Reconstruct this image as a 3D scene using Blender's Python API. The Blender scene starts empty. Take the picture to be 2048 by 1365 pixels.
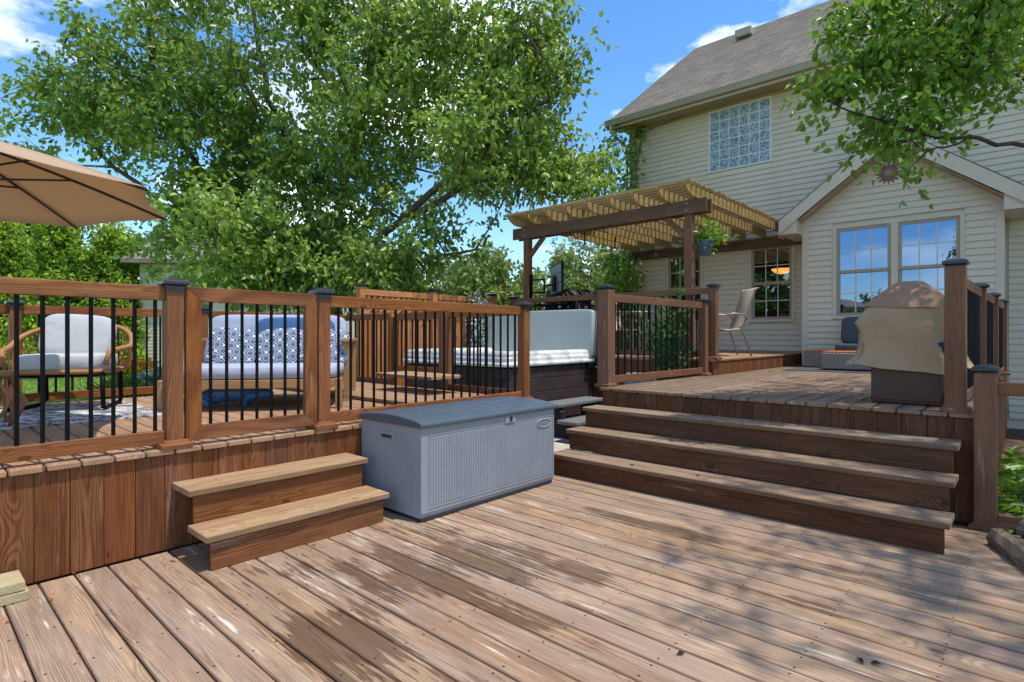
import bpy, bmesh, math, random
import numpy as np
from mathutils import Vector, Matrix
R = math.radians
rng = random.Random(7)
SC = bpy.context.scene
COL = SC.collection

# ------------------------------------------------------------------ camera, sky, sun, exposure
# world axes: X runs along the left railing (away, to the right), Y runs along the house wall (away, to the left)
CAM_H = 1.25; CAM_A = 0.7398; FPX = 1136.0; HORIZ = 671.7
cam = bpy.data.cameras.new('camera'); camo = bpy.data.objects.new('camera', cam); COL.objects.link(camo)
cam.sensor_width = 36; cam.lens = FPX / 2048 * 36; cam.shift_y = -(682.5 - HORIZ) / 2048
cam.clip_start = 0.05; cam.clip_end = 600
camo.location = (0, 0, CAM_H); camo.rotation_euler = (R(90), 0, -(math.pi / 2 - CAM_A))
SC.camera = camo
SUN = Vector((0.085, -0.335, 0.94)).normalized()       # towards the sun
w = bpy.data.worlds.new('World'); SC.world = w; w.use_nodes = True
wn = w.node_tree.nodes; wl = w.node_tree.links; wn.clear()
wo = wn.new('ShaderNodeOutputWorld'); bg = wn.new('ShaderNodeBackground'); sky = wn.new('ShaderNodeTexSky')
sky.sky_type = 'NISHITA'; sky.sun_disc = False
sky.sun_elevation = math.asin(SUN.z); sky.sun_rotation = math.atan2(SUN.x, SUN.y)
sky.air_density = 1.0; sky.dust_density = 0.1; sky.ozone_density = 3.0
wtc = wn.new('ShaderNodeTexCoord')
wmp = wn.new('ShaderNodeMapping'); wmp.inputs['Scale'].default_value = (1, 1, 2.6); wl.new(wtc.outputs['Generated'], wmp.inputs['Vector'])
wnz = wn.new('ShaderNodeTexNoise'); wnz.inputs['Scale'].default_value = 3.6; wnz.inputs['Detail'].default_value = 8; wnz.inputs['Roughness'].default_value = 0.56
wl.new(wmp.outputs['Vector'], wnz.inputs['Vector'])
wrp = wn.new('ShaderNodeValToRGB'); wrp.color_ramp.elements[0].position = 0.50; wrp.color_ramp.elements[1].position = 0.64
wl.new(wnz.outputs['Fac'], wrp.inputs['Fac'])
whs = wn.new('ShaderNodeHueSaturation'); whs.inputs['Saturation'].default_value = 1.22; wl.new(sky.outputs['Color'], whs.inputs['Color'])
wmx = wn.new('ShaderNodeMix'); wmx.data_type = 'RGBA'
wl.new(wrp.outputs['Color'], wmx.inputs[0]); wl.new(whs.outputs['Color'], wmx.inputs[6]); wmx.inputs[7].default_value = (7.2, 7.4, 7.7, 1)
wl.new(wmx.outputs[2], bg.inputs['Color']); bg.inputs['Strength'].default_value = 0.15; wl.new(bg.outputs[0], wo.inputs[0])
sl = bpy.data.lights.new('sun', 'SUN'); sl.energy = 2.6; sl.angle = R(0.53); sl.color = (1, 0.95, 0.87)
so = bpy.data.objects.new('sun', sl); COL.objects.link(so)
so.rotation_euler = SUN.to_track_quat('Z', 'Y').to_euler(); so.location = SUN * 40
SC.view_settings.view_transform = 'Standard'; SC.view_settings.look = 'None'; SC.view_settings.gamma = 1
SC.view_settings.use_curve_mapping = False; SC.view_settings.exposure = 0.78

# ------------------------------------------------------------------ pixel -> place helpers (floors and walls give the distance)
_ca, _sa = math.cos(CAM_A), math.sin(CAM_A)
def ray(px, py):
    l = (px - 1024) / FPX
    return (l * _sa + _ca, -l * _ca + _sa, -(py - HORIZ) / FPX)
def onz(px, py, z):
    r = ray(px, py); t = (z - CAM_H) / r[2]; return Vector((r[0] * t, r[1] * t, z))
def at(px, py, t):
    r = ray(px, py); return Vector((r[0] * t, r[1] * t, CAM_H + r[2] * t))

# ------------------------------------------------------------------ materials
def lin(h):
    h = h.lstrip('#'); c = [int(h[i:i + 2], 16) / 255 for i in (0, 2, 4)]
    return tuple(((x / 12.92) if x <= 0.04045 else ((x + 0.055) / 1.055) ** 2.4) for x in c) + (1,)
class NT:
    def __init__(s, name):
        s.m = bpy.data.materials.new(name); s.m.use_nodes = True
        s.t = s.m.node_tree; s.n = s.t.nodes; s.l = s.t.links
        s.bsdf = s.n['Principled BSDF']; s.out = s.n['Material Output']
    def add(s, typ, **kw):
        n = s.n.new(typ)
        for k, v in kw.items(): setattr(n, k, v)
        return n
    def link(s, a, b): s.l.new(a, b)
    def setin(s, node, key, v):
        if isinstance(v, bpy.types.NodeSocket): s.l.new(v, node.inputs[key])
        else: node.inputs[key].default_value = v
    def math(s, op, a, b=None, c=None, clamp=False):
        n = s.n.new('ShaderNodeMath'); n.operation = op; n.use_clamp = clamp
        s.setin(n, 0, a)
        if b is not None: s.setin(n, 1, b)
        if c is not None: s.setin(n, 2, c)
        return n.outputs[0]
    def vmath(s, op, a, b=None):
        n = s.n.new('ShaderNodeVectorMath'); n.operation = op; s.setin(n, 0, a)
        if b is not None: s.setin(n, 1, b)
        return n.outputs[0]
    def mix(s, f, a, b, blend='MIX'):
        n = s.n.new('ShaderNodeMix'); n.data_type = 'RGBA'; n.blend_type = blend; n.clamp_factor = True
        s.setin(n, 0, f); s.setin(n, 6, a); s.setin(n, 7, b); return n.outputs[2]
    def noise(s, vec, scale, detail=3, rough=0.5):
        n = s.n.new('ShaderNodeTexNoise'); s.l.new(vec, n.inputs['Vector'])
        n.inputs['Scale'].default_value = scale; n.inputs['Detail'].default_value = detail; n.inputs['Roughness'].default_value = rough
        return n.outputs['Fac']
    def step(s, x, a, b):
        n = s.n.new('ShaderNodeMapRange'); n.interpolation_type = 'SMOOTHSTEP'
        s.setin(n, 0, x); n.inputs[1].default_value = a; n.inputs[2].default_value = b; return n.outputs[0]
    def comb(s, x, y, z):
        n = s.n.new('ShaderNodeCombineXYZ'); s.setin(n, 0, x); s.setin(n, 1, y); s.setin(n, 2, z); return n.outputs[0]
    def bump(s, h, strength, dist=0.01):
        n = s.n.new('ShaderNodeBump'); n.inputs['Strength'].default_value = strength; n.inputs['Distance'].default_value = dist
        s.l.new(h, n.inputs['Height']); s.l.new(n.outputs[0], s.bsdf.inputs['Normal'])
    def base(s, c): s.setin(s.bsdf, 'Base Color', c)
    def rough(s, r): s.setin(s.bsdf, 'Roughness', r)

def wood(name, dark, light, grey=None, greyamt=0.3, wear=0.0, ring=58, rough=0.62, vary=0.22, wet=False, knots=True, green=None, screws=False, grain=1.0):
    """sawn boards; local X runs along the grain; every board shows its own rings, tone and knots"""
    k = NT(name)
    tc = k.add('ShaderNodeTexCoord'); oi = k.add('ShaderNodeObjectInfo'); rnd = oi.outputs['Random']
    r2 = k.math('FRACT', k.math('MULTIPLY', rnd, 17.31)); r3 = k.math('FRACT', k.math('MULTIPLY', rnd, 91.73)); r4 = k.math('FRACT', k.math('MULTIPLY', rnd, 43.37))
    P = k.vmath('ADD', tc.outputs['Object'], k.comb(k.math('MULTIPLY', rnd, 50.0), k.math('MULTIPLY_ADD', r2, 0.16, -0.08), k.math('MULTIPLY_ADD', r3, 0.07, 0.015)))
    warp = k.add('ShaderNodeTexNoise'); k.link(k.vmath('MULTIPLY', P, (0.55, 2.0, 2.0)), warp.inputs['Vector']); warp.inputs['Scale'].default_value = 1.0; warp.inputs['Detail'].default_value = 2
    wv = k.vmath('MULTIPLY', k.vmath('SUBTRACT', warp.outputs['Color'], (0.5, 0.5, 0.5)), (0.0, 0.09, 0.09))
    Pw = k.vmath('ADD', P, wv)
    vo = k.add('ShaderNodeTexVoronoi'); k.link(k.vmath('MULTIPLY', P, (2.2, 5.0, 0.5)), vo.inputs['Vector']); vo.inputs['Scale'].default_value = 1.0
    kd = vo.outputs['Distance']
    Pk = k.vmath('ADD', Pw, k.comb(0.0, 0.0, k.math('MULTIPLY', k.step(kd, 0.42, 0.0), 0.02)))
    wave = k.add('ShaderNodeTexWave', wave_type='RINGS', rings_direction='X', wave_profile='SIN')
    k.link(k.vmath('MULTIPLY', Pk, (0.05, 1, 1)), wave.inputs['Vector']); wave.inputs['Scale'].default_value = ring; wave.inputs['Distortion'].default_value = 0.12; wave.inputs['Detail'].default_value = 2; wave.inputs['Detail Scale'].default_value = 3
    fib = k.noise(k.vmath('MULTIPLY', P, (5.0, 210.0, 210.0)), 1.0, 3, 0.6)
    ringf = k.math('POWER', wave.outputs['Fac'], 1.6); mot = k.noise(k.vmath('MULTIPLY', P, (2.2, 14.0, 14.0)), 1.0, 4, 0.6)
    fac = k.math('ADD', k.math('ADD', k.math('MULTIPLY', ringf, 0.17), k.math('MULTIPLY', fib, 0.54)), k.math('MULTIPLY', mot, 0.46))
    c = k.mix(k.step(fac, 0.55 - .25 / grain, 0.55 + .25 / grain), light, dark)
    strk = k.step(k.noise(k.vmath('MULTIPLY', P, (1.8, 120.0, 120.0)), 1.0, 3, 0.6), 0.58, 0.72)     # darker latewood streaks
    c = k.mix(k.math('MULTIPLY', strk, 0.45), c, (dark[0] * .55, dark[1] * .52, dark[2] * .5, 1))
    if grey:
        g = k.step(k.noise(k.vmath('MULTIPLY', P, (0.9, 7.0, 7.0)), 1.0, 4, 0.6), 0.25, 0.85)
        c = k.mix(k.math('MULTIPLY', g, greyamt), c, grey)
    if green:
        g = k.step(k.noise(tc.outputs['Object'], 2.2, 4, 0.6), 0.45, 0.7)
        c = k.mix(k.math('MULTIPLY', g, 0.5), c, green)
    tone = k.math('MULTIPLY_ADD', r4, 2 * vary, 1 - vary)
    hs = k.add('ShaderNodeHueSaturation'); k.link(c, hs.inputs['Color']); k.link(tone, hs.inputs['Value'])
    k.setin(hs, 'Hue', k.math('MULTIPLY_ADD', r3, 0.008, 0.496)); k.setin(hs, 'Saturation', k.math('MULTIPLY_ADD', r2, 0.12, 0.98)); c = hs.outputs['Color']
    if knots:
        km = k.step(kd, 0.075, 0.045); kr = k.math('MULTIPLY', km, k.step(r2, 0.15, 0.3))
        c = k.mix(k.math('MULTIPLY', kr, 0.75), c, k.mix(k.step(kd, 0.05, 0.015), (dark[0] * .35, dark[1] * .3, dark[2] * .3, 1), (dark[0] * .8, dark[1] * .7, dark[2] * .6, 1)))
    if wear:
        wz = k.noise(k.vmath('MULTIPLY', P, (2.4, 26.0, 26.0)), 1.0, 5, 0.65); wz2 = k.noise(k.vmath('MULTIPLY', P, (0.7, 3.0, 3.0)), 1.0, 2)
        wm = k.math('MULTIPLY', k.step(wz, 0.56, 0.70), k.step(wz2, 0.42, 0.62))
        c = k.mix(k.math('MULTIPLY', wm, wear), c, lin('d9cdbd'))
        dk = k.step(k.noise(k.vmath('MULTIPLY', P, (3.0, 9.0, 9.0)), 1.0, 4, 0.7), 0.62, 0.74)
        c = k.mix(k.math('MULTIPLY', dk, 0.35), c, (dark[0] * .4, dark[1] * .38, dark[2] * .36, 1))
    if screws:   # rows of deck screws over the joists, and grime along the board edges
        so_ = k.add('ShaderNodeSeparateXYZ'); k.link(tc.outputs['Object'], so_.inputs[0]); ay = k.math('ABSOLUTE', so_.outputs[1])
        fx = k.math('MULTIPLY', k.math('SUBTRACT', k.math('FRACT', k.math('DIVIDE', so_.outputs[0], .406)), .5), .406); fy = k.math('SUBTRACT', ay, .045)
        dd = k.math('SQRT', k.math('ADD', k.math('POWER', fx, 2.0), k.math('POWER', fy, 2.0)))
        c = k.mix(k.step(dd, .0062, .0042), c, lin('2a1d15'))
        c = k.mix(k.math('MULTIPLY', k.step(k.math('ADD', ay, k.math('MULTIPLY', mot, .012)), .066, .077), .55), c, (dark[0] * .4, dark[1] * .38, dark[2] * .36, 1))
    ro = rough
    if wet:   # dried-in water stains with ragged ends that follow the grain
        geo = k.add('ShaderNodeNewGeometry'); gp = geo.outputs['Position']
        sep = k.add('ShaderNodeSeparateXYZ'); k.link(gp, sep.inputs[0]); X, Y = sep.outputs[0], sep.outputs[1]
        jag = k.noise(k.vmath('ADD', k.vmath('MULTIPLY', gp, (46.0, 1.6, 0.0)), k.comb(0.0, k.math('MULTIPLY', rnd, 9.0), 0.0)), 1.0, 4, 0.7)
        blot = k.noise(k.vmath('MULTIPLY', gp, (1.0, .55, 1.0)), 3.4, 3, 0.55); per = k.math('MULTIPLY_ADD', r3, 0.7, -0.35)
        tot = None
        for (cx, cy, rx, ry) in ((1.9, 2.3, 0.72, 1.05), (3.42, 1.65, 0.16, 0.85), (2.9, 0.75, .07, .3), (1.25, 2.1, .25, .45)):
            d = k.math('SQRT', k.math('ADD', k.math('POWER', k.math('DIVIDE', k.math('SUBTRACT', X, cx), rx), 2.0), k.math('POWER', k.math('DIVIDE', k.math('SUBTRACT', Y, cy), ry), 2.0)))
            v = k.math('SUBTRACT', k.math('ADD', k.math('ADD', k.math('MULTIPLY', jag, 2.0), k.math('MULTIPLY', blot, 1.9)), per), d)
            mk = k.step(v, 1.34, 1.44)
            tot = mk if tot is None else k.math('MAXIMUM', tot, mk)
        c = k.mix(k.math('MULTIPLY', tot, 0.72), c, k.mix(0.5, c, lin('3a2413'), 'MULTIPLY'))
        c = k.mix(k.math('MULTIPLY', tot, 0.4), c, lin('4a3120'))
        ro = k.math('MULTIPLY_ADD', tot, -0.28, rough)
    k.base(c); k.rough(ro); k.bsdf.inputs['Specular IOR Level'].default_value = 0.18
    k.bump(k.math('ADD', fac, k.math('MULTIPLY', kd, 0.2)), 0.35, 0.004)
    return k.m

def plain(name, col, rough=0.5, spec=0.5, metal=0.0, var=0.0, vscale=6, bump=0.0, bscale=60, col2=None, detail=4, bdist=.01):
    k = NT(name); c = col
    tc = k.add('ShaderNodeTexCoord')
    if var:
        n = k.noise(tc.outputs['Object'], vscale, detail, 0.6)
        c = k.mix(k.math('MULTIPLY', k.step(n, 0.3, 0.75), var), col, col2 or (col[0] * .5, col[1] * .5, col[2] * .5, 1))
    k.base(c); k.rough(rough); k.bsdf.inputs['Specular IOR Level'].default_value = spec; k.bsdf.inputs['Metallic'].default_value = metal
    if bump: k.bump(k.noise(tc.outputs['Object'], bscale, 3), bump, bdist)
    return k.m

M = {}
M['deck'] = wood('sun_bleached_decking', lin('795d48'), lin('b8987a'), lin('978a7e'), 0.6, wear=0.85, rough=0.7, vary=0.1, wet=True, screws=True, grain=1.15)
M['deck2'] = wood('upper_decking', lin('86644a'), lin('bb9572'), lin('978473'), 0.45, wear=0.4, rough=0.7, vary=0.1, screws=True)
M['deck3'] = wood('grey_brown_decking', lin('66503f'), lin('9a7f68'), lin('7d7168'), 0.6, wear=0.55, rough=0.72, vary=0.12, screws=True, grain=1.15)  # darker, greyer boards for the right deck
M['tread'] = wood('tread_boards', lin('8a6a48'), lin('bf9d76'), lin('a2917c'), 0.5, wear=0.7, rough=0.7, vary=0.06, screws=True, grain=1.2)
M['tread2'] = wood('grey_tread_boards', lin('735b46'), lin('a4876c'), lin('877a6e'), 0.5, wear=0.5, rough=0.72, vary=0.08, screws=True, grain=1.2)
M['skirt'] = wood('stained_skirt', lin('53301c'), lin('8e5c3c'), lin('624433'), 0.45, wear=0.22, rough=0.6, vary=0.12, grain=1.15)
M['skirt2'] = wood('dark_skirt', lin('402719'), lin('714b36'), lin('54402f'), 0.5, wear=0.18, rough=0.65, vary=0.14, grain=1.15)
M['rail'] = wood('stained_rail', lin('663b22'), lin('9c6640'), lin('76533c'), 0.4, rough=0.55, vary=0.09, wear=.12)
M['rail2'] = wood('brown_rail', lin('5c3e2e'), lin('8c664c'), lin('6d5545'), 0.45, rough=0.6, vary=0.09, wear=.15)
M['picket'] = wood('orange_cedar', lin('985c35'), lin('c98c5c'), lin('a06d4a'), 0.35, rough=0.6, vary=0.12)
M['beam'] = wood('weathered_beam', lin('4d3a2d'), lin('7d6350'), lin('6c5a4c'), 0.5, rough=0.75, vary=0.08)
M['rafter'] = wood('mossy_rafter', lin('86693f'), lin('bf a274'.replace(' ', '')), lin('9c8a5c'), 0.4, rough=0.75, vary=0.1, green=lin('8d8a44'))
M['teak'] = wood('teak', lin('8f683f'), lin('bd966a'), lin('a58b6e'), 0.4, rough=0.6, vary=0.08)
M['log'] = wood('split_log', lin('4b3f35'), lin('8b7964'), lin('5e564e'), 0.6, rough=0.85, wear=0.3, vary=0.2)
M['cap'] = plain('black_cap', lin('1b1d20'), 0.36, 0.5, var=.4, vscale=30, col2=lin('44484d'))
M['black'] = plain('black_metal', lin('0a0a0b'), 0.6, 0.15, var=.3, vscale=40, col2=lin('19191b'))
M['siding'] = plain('vinyl_siding', lin('cec5b4'), 0.5, 0.3, var=0.35, vscale=1.1, col2=lin('b8af9d'), bump=.05, bscale=220)
M['trim'] = plain('house_trim', lin('cabfae'), 0.5, 0.3, var=.25, vscale=4, col2=lin('b3a793'))
M['sash'] = plain('tan_sash', lin('9d917f'), 0.45, 0.4)
M['muntin'] = plain('muntin', lin('c9c6be'), 0.4, 0.4)
M['soffit'] = plain('soffit', lin('a8957e'), 0.6, 0.2)
M['gutter'] = plain('gutter', lin('96907f'), 0.4, 0.4, var=.3, vscale=3, col2=lin('a9a493'))
M['concrete'] = plain('concrete', lin('bdb5a6'), 0.85, 0.2, var=.6, vscale=5, col2=lin('98907f'), bump=.2)
M['paver'] = plain('cast_paver', lin('b7a783'), 0.9, 0.1, var=.6, vscale=14, col2=lin('8f8a5e'), bump=.5, bscale=120)
M['boxbody'] = plain('grey_resin', lin('8e9297'), 0.5, 0.35, var=.22, vscale=4, bump=.06, bscale=400)
M['boxlid'] = plain('slate_resin', lin('4a5661'), 0.36, 0.45, var=.25, vscale=5, col2=lin('5b6874'), bump=.06, bscale=300)
M['boxbase'] = plain('dark_resin', lin('2e3338'), 0.6, 0.3)
M['tubcab'] = plain('tub_cabinet', lin('3a2f2d'), 0.5, 0.3, var=.5, vscale=9, col2=lin('55484a'), bump=.2, bscale=90)
M['tubstep'] = plain('tub_step', lin('6d6f6c'), 0.6, 0.3, var=.4, vscale=20, col2=lin('858781'))
M['tubstepd'] = plain('tub_step_side', lin('26282b'), 0.6, 0.3)
M['cover'] = plain('cover_grey_vinyl', lin('a5aea8'), 0.42, 0.4, var=.4, vscale=2.4, col2=lin('8b9690'), bump=.25, bscale=9)
M['vinyl'] = plain('maroon_vinyl', lin('4a3233'), 0.45, 0.4, var=.4, vscale=12, col2=lin('6a4c4c'), bump=.4, bscale=12)
M['canvas'] = plain('tan_canvas', lin('a58d70'), 0.85, 0.15, var=.4, vscale=2.5, col2=lin('8f7a63'), bump=.6, bscale=7, bdist=.06)
M['canvastop'] = plain('mauve_canvas', lin('9c7d68'), 0.85, 0.15, var=.4, vscale=4, col2=lin('84604f'), bump=.2, bscale=16)
M['navy'] = plain('navy_fabric', lin('2c3a55'), 0.8, 0.2)
M['umbrella'] = plain('beige_canopy', lin('c2a98b'), 0.85, 0.1, var=.2, vscale=3, col2=lin('b09878'))
_u = NT('beige_canopy_cloth'); _u.base(lin('cdb397')); _u.rough(.85); _u.bsdf.inputs['Specular IOR Level'].default_value = .1
_t = _u.add('ShaderNodeBsdfTranslucent'); _t.inputs['Color'].default_value = lin('d3b697'); _x = _u.add('ShaderNodeMixShader'); _x.inputs[0].default_value = .4
_u.link(_u.bsdf.outputs[0], _x.inputs[1]); _u.link(_t.outputs[0], _x.inputs[2]); _u.link(_x.outputs[0], _u.out.inputs['Surface']); M['umbrella'] = _u.m
M['bronze'] = plain('bronze_rib', lin('2d2520'), 0.4, 0.5)
M['cushion'] = plain('grey_cushion', lin('b7b8b9'), 0.9, 0.1, var=.2, vscale=5, col2=lin('a5a6a6'), bump=.5, bscale=5, bdist=.05)
M['bluecush'] = plain('pale_blue_cushion', lin('a7adbf'), 0.9, 0.1, var=.2, vscale=4, col2=lin('959cb0'), bump=.4, bscale=5, bdist=.05)
M['denim'] = plain('denim_cushion', lin('45648c'), 0.9, 0.1, var=.3, vscale=6, bump=.2, bscale=10)
M['charcoal'] = plain('charcoal_fabric', lin('4d5056'), 0.9, 0.1, var=.3, vscale=60, col2=lin('63666c'))
M['rattan'] = plain('tan_rattan', lin('a97a4e'), 0.55, 0.3, var=.5, vscale=40, col2=lin('8a5d38'), bump=.4, bscale=120)
M['sling'] = plain('beige_sling', lin('b8aa97'), 0.7, 0.2, var=.2, vscale=20)
M['champ'] = plain('champagne_tube', lin('8d7b66'), 0.35, 0.5, metal=.4)
M['bluetoy'] = plain('blue_plastic', lin('2f6aa5'), 0.3, 0.5, var=.35, vscale=6, col2=lin('1d4f86'))
M['potblue'] = plain('blue_pot', lin('4a6280'), 0.5, 0.4, var=.3, vscale=8, col2=lin('8596a8'))
M['potblack'] = plain('black_pot', lin('33302f'), 0.6, 0.3)
M['greymetal'] = plain('grey_enamel', lin('8d8f8c'), 0.4, 0.5, var=.3, vscale=8)
M['bulb'] = plain('white_bulb', lin('e3e0d8'), 0.25, 0.5)
M['bark'] = plain('bark', lin('4e453d'), 0.9, 0.1, var=.6, vscale=14, col2=lin('7a6e62'), bump=.7, bscale=30)
M['bark2'] = plain('thin_bark', lin('3f3731'), 0.9, 0.1, var=.4, vscale=10, col2=lin('5e534a'))
M['outlet'] = plain('outlet_grey', lin('8b939c'), 0.4, 0.4)
M['deadleaf'] = plain('dead_leaf', lin('3b2a20'), 0.8, 0.1)
M['redleaf'] = plain('red_leaf', lin('b2471d'), 0.7, 0.1)
M['star'] = plain('copper_star', lin('8f6a62'), 0.5, 0.5, var=.6, vscale=20, col2=lin('6a7d74'))
M['tvback'] = plain('tv_back', lin('6f7880'), 0.45, 0.4)
M['flower'] = plain('orange_petal', lin('e89a14'), 0.6, 0.2)
M['lamp'] = NT('lamp_bowl').m
_b = M['lamp'].node_tree.nodes['Principled BSDF']; _b.inputs['Base Color'].default_value = lin('d98a2a'); _b.inputs['Emission Color'].default_value = (1, 0.42, 0.08, 1); _b.inputs['Emission Strength'].default_value = 2.6
M['room'] = plain('room_wall', lin('4a4540'), 0.8, 0.1)

def leafmat(name, dark, light, trans=0.35, rough=0.38):
    k = NT(name); at_ = k.add('ShaderNodeAttribute'); at_.attribute_name = 'tint'
    c = k.mix(at_.outputs['Fac'], dark, light)
    k.base(c); k.rough(rough); k.bsdf.inputs['Specular IOR Level'].default_value = 0.5
    tr = k.add('ShaderNodeBsdfTranslucent'); k.setin(tr, 'Color', k.mix(0.5, c, lin('a9c23a')))
    mx = k.add('ShaderNodeMixShader'); mx.inputs[0].default_value = trans
    k.link(k.bsdf.outputs[0], mx.inputs[1]); k.link(tr.outputs[0], mx.inputs[2]); k.link(mx.outputs[0], k.out.inputs['Surface'])
    return k.m
M['pear'] = leafmat('pear_leaf', lin('46682c'), lin('afc866'), .5, .32)
M['pear2'] = leafmat('pear_leaf_near', lin('3a5f22'), lin('7ba53a'), .4)
M['arbor'] = leafmat('arborvitae', lin('5f8420'), lin('b9d040'), 0.4, 0.6)
M['far'] = leafmat('far_leaf', lin('5d7038'), lin('a3ac66'), 0.3, 0.6)
M['far2'] = leafmat('far_dark_leaf', lin('3e5a34'), lin('7a9252'), 0.3, 0.6)
M['vine'] = leafmat('vine_leaf', lin('3f6b20'), lin('8fb83e'), 0.4)
M['frond'] = leafmat('frond', lin('2f5a35'), lin('6d9a60'), 0.3)
M['grass'] = leafmat('grass_blade', lin('52702a'), lin('8cab48'), 0.3, 0.6)
M['silver'] = leafmat('silver_leaf', lin('8d9a90'), lin('c4cfc8'), 0.2, 0.6)

def ground_mat():
    k = NT('lawn'); tc = k.add('ShaderNodeTexCoord'); p = tc.outputs['Object']
    c = k.mix(k.step(k.noise(p, 9, 5, .7), .3, .7), lin('5a7a2a'), lin('8dae48'))
    c = k.mix(k.math('MULTIPLY', k.step(k.noise(p, .8, 3), .45, .7), .4), c, lin('93a64c'))
    sep = k.add('ShaderNodeSeparateXYZ'); k.link(p, sep.inputs[0])
    bed = k.math('MULTIPLY', k.step(sep.outputs[1], 0.9, 0.3), k.step(sep.outputs[0], 3.0, 4.2))
    lit = k.mix(k.step(k.noise(p, 22, 5, .75), .35, .68), lin('2e2019'), lin('7a5a44'))
    c = k.mix(bed, c, lit)
    k.base(c); k.rough(.9); k.bump(k.noise(p, 60, 4), .8, .03); return k.m
M['ground'] = ground_mat()

def pattern_mat():
    k = NT('trellis_fabric'); tc = k.add('ShaderNodeTexCoord'); sep = k.add('ShaderNodeSeparateXYZ'); k.link(tc.outputs['Object'], sep.inputs[0])
    X = k.math('MULTIPLY', sep.outputs[0], 50.0); Z = k.math('MULTIPLY', sep.outputs[2], 50.0)
    f = k.math('ADD', k.math('COSINE', X), k.math('COSINE', Z)); g = k.math('COSINE', k.math('ADD', k.math('MULTIPLY', X, .5), k.math('MULTIPLY', Z, .5)))
    m1 = k.step(k.math('ABSOLUTE', f), .22, .10); m2 = k.step(k.math('ABSOLUTE', k.math('SUBTRACT', f, 1.15)), .16, .07); m3 = k.step(k.math('ABSOLUTE', k.math('ADD', f, 1.2)), .16, .07)
    k.base(k.mix(k.math('MAXIMUM', k.math('MAXIMUM', m1, m2), m3), lin('5a657b'), lin('cdd1d6'))); k.rough(.9); k.bsdf.inputs['Specular IOR Level'].default_value = .1
    return k.m
M['trellis'] = pattern_mat()
def rug_mat():
    k = NT('distressed_rug'); tc = k.add('ShaderNodeTexCoord'); p = tc.outputs['Object']
    n = k.noise(p, 7, 8, .75); n2 = k.noise(k.vmath('MULTIPLY', p, (1, 1, 1)), 38, 3, .7)
    c = k.mix(k.step(k.math('ADD', k.math('MULTIPLY', n, .8), k.math('MULTIPLY', n2, .35)), .48, .66), lin('d4d0cd'), lin('4b4a52'))
    sep = k.add('ShaderNodeSeparateXYZ'); k.link(p, sep.inputs[0])
    bd = k.step(k.math('ABSOLUTE', k.math('ADD', sep.outputs[1], .55)), .07, .05)
    c = k.mix(bd, c, k.mix(k.step(n2, .45, .6), lin('3a3a40'), lin('c9c5c2')))
    k.base(c); k.rough(.95); k.bsdf.inputs['Specular IOR Level'].default_value = .1; k.bump(n2, .4, .01); return k.m
M['rug'] = rug_mat()
def marble_mat():
    k = NT('marbled_acrylic'); tc = k.add('ShaderNodeTexCoord'); p = tc.outputs['Object']
    n = k.noise(p, 3.2, 7, .68); n2 = k.noise(p, 11, 5, .7)
    c = k.mix(k.step(n, .42, .66), lin('e9e7e3'), lin('a7a6a4')); c = k.mix(k.math('MULTIPLY', k.step(n2, .58, .7), .5), c, lin('8c8680'))
    k.base(c); k.rough(.16); return k.m
M['marble'] = marble_mat()
def weave_mat(name, a, b):
    k = NT(name); tc = k.add('ShaderNodeTexCoord'); sep = k.add('ShaderNodeSeparateXYZ'); k.link(tc.outputs['Object'], sep.inputs[0])
    h = k.math('MULTIPLY', k.math('ADD', sep.outputs[0], sep.outputs[1]), 150.0); z = k.math('MULTIPLY', sep.outputs[2], 190.0)
    f = k.math('MULTIPLY', k.math('SINE', h), k.math('SINE', z))
    n = k.noise(tc.outputs['Object'], 60, 3)
    k.base(k.mix(k.step(k.math('ADD', f, k.math('MULTIPLY', n, .6)), -.4, .9), a, b)); k.rough(.55); k.bump(f, .6, .004); return k.m
M['wicker'] = weave_mat('grey_brown_wicker', lin('55493f'), lin('a3958a'))
def shingle_mat():
    k = NT('shingles'); tc = k.add('ShaderNodeTexCoord'); p = tc.outputs['Object']
    br = k.add('ShaderNodeTexBrick'); k.link(k.vmath('MULTIPLY', p, (1, 1, 1)), br.inputs['Vector'])
    sep = k.add('ShaderNodeSeparateXYZ'); k.link(p, sep.inputs[0])
    k.link(k.comb(sep.outputs[1], sep.outputs[0], 0.0), br.inputs['Vector'])
    br.inputs['Scale'].default_value = 1.0; br.inputs['Brick Width'].default_value = .22; br.inputs['Row Height'].default_value = .112; br.inputs['Mortar Size'].default_value = .004; br.offset = .37
    br.inputs['Color1'].default_value = lin('827a70'); br.inputs['Color2'].default_value = lin('a1988c'); br.inputs['Mortar'].default_value = lin('5d5248')
    n = k.noise(p, 90, 3, .7); n2 = k.noise(p, 1.4, 4, .6)
    c = k.mix(k.step(n, .3, .75), br.outputs['Color'], lin('756d64')); c = k.mix(k.math('MULTIPLY', k.step(n2, .4, .7), .35), c, lin('635c55'))
    k.base(c); k.rough(.92); k.bsdf.inputs['Specular IOR Level'].default_value = .15; k.bump(n, .3, .01); return k.m
M['shingle'] = shingle_mat()
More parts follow.
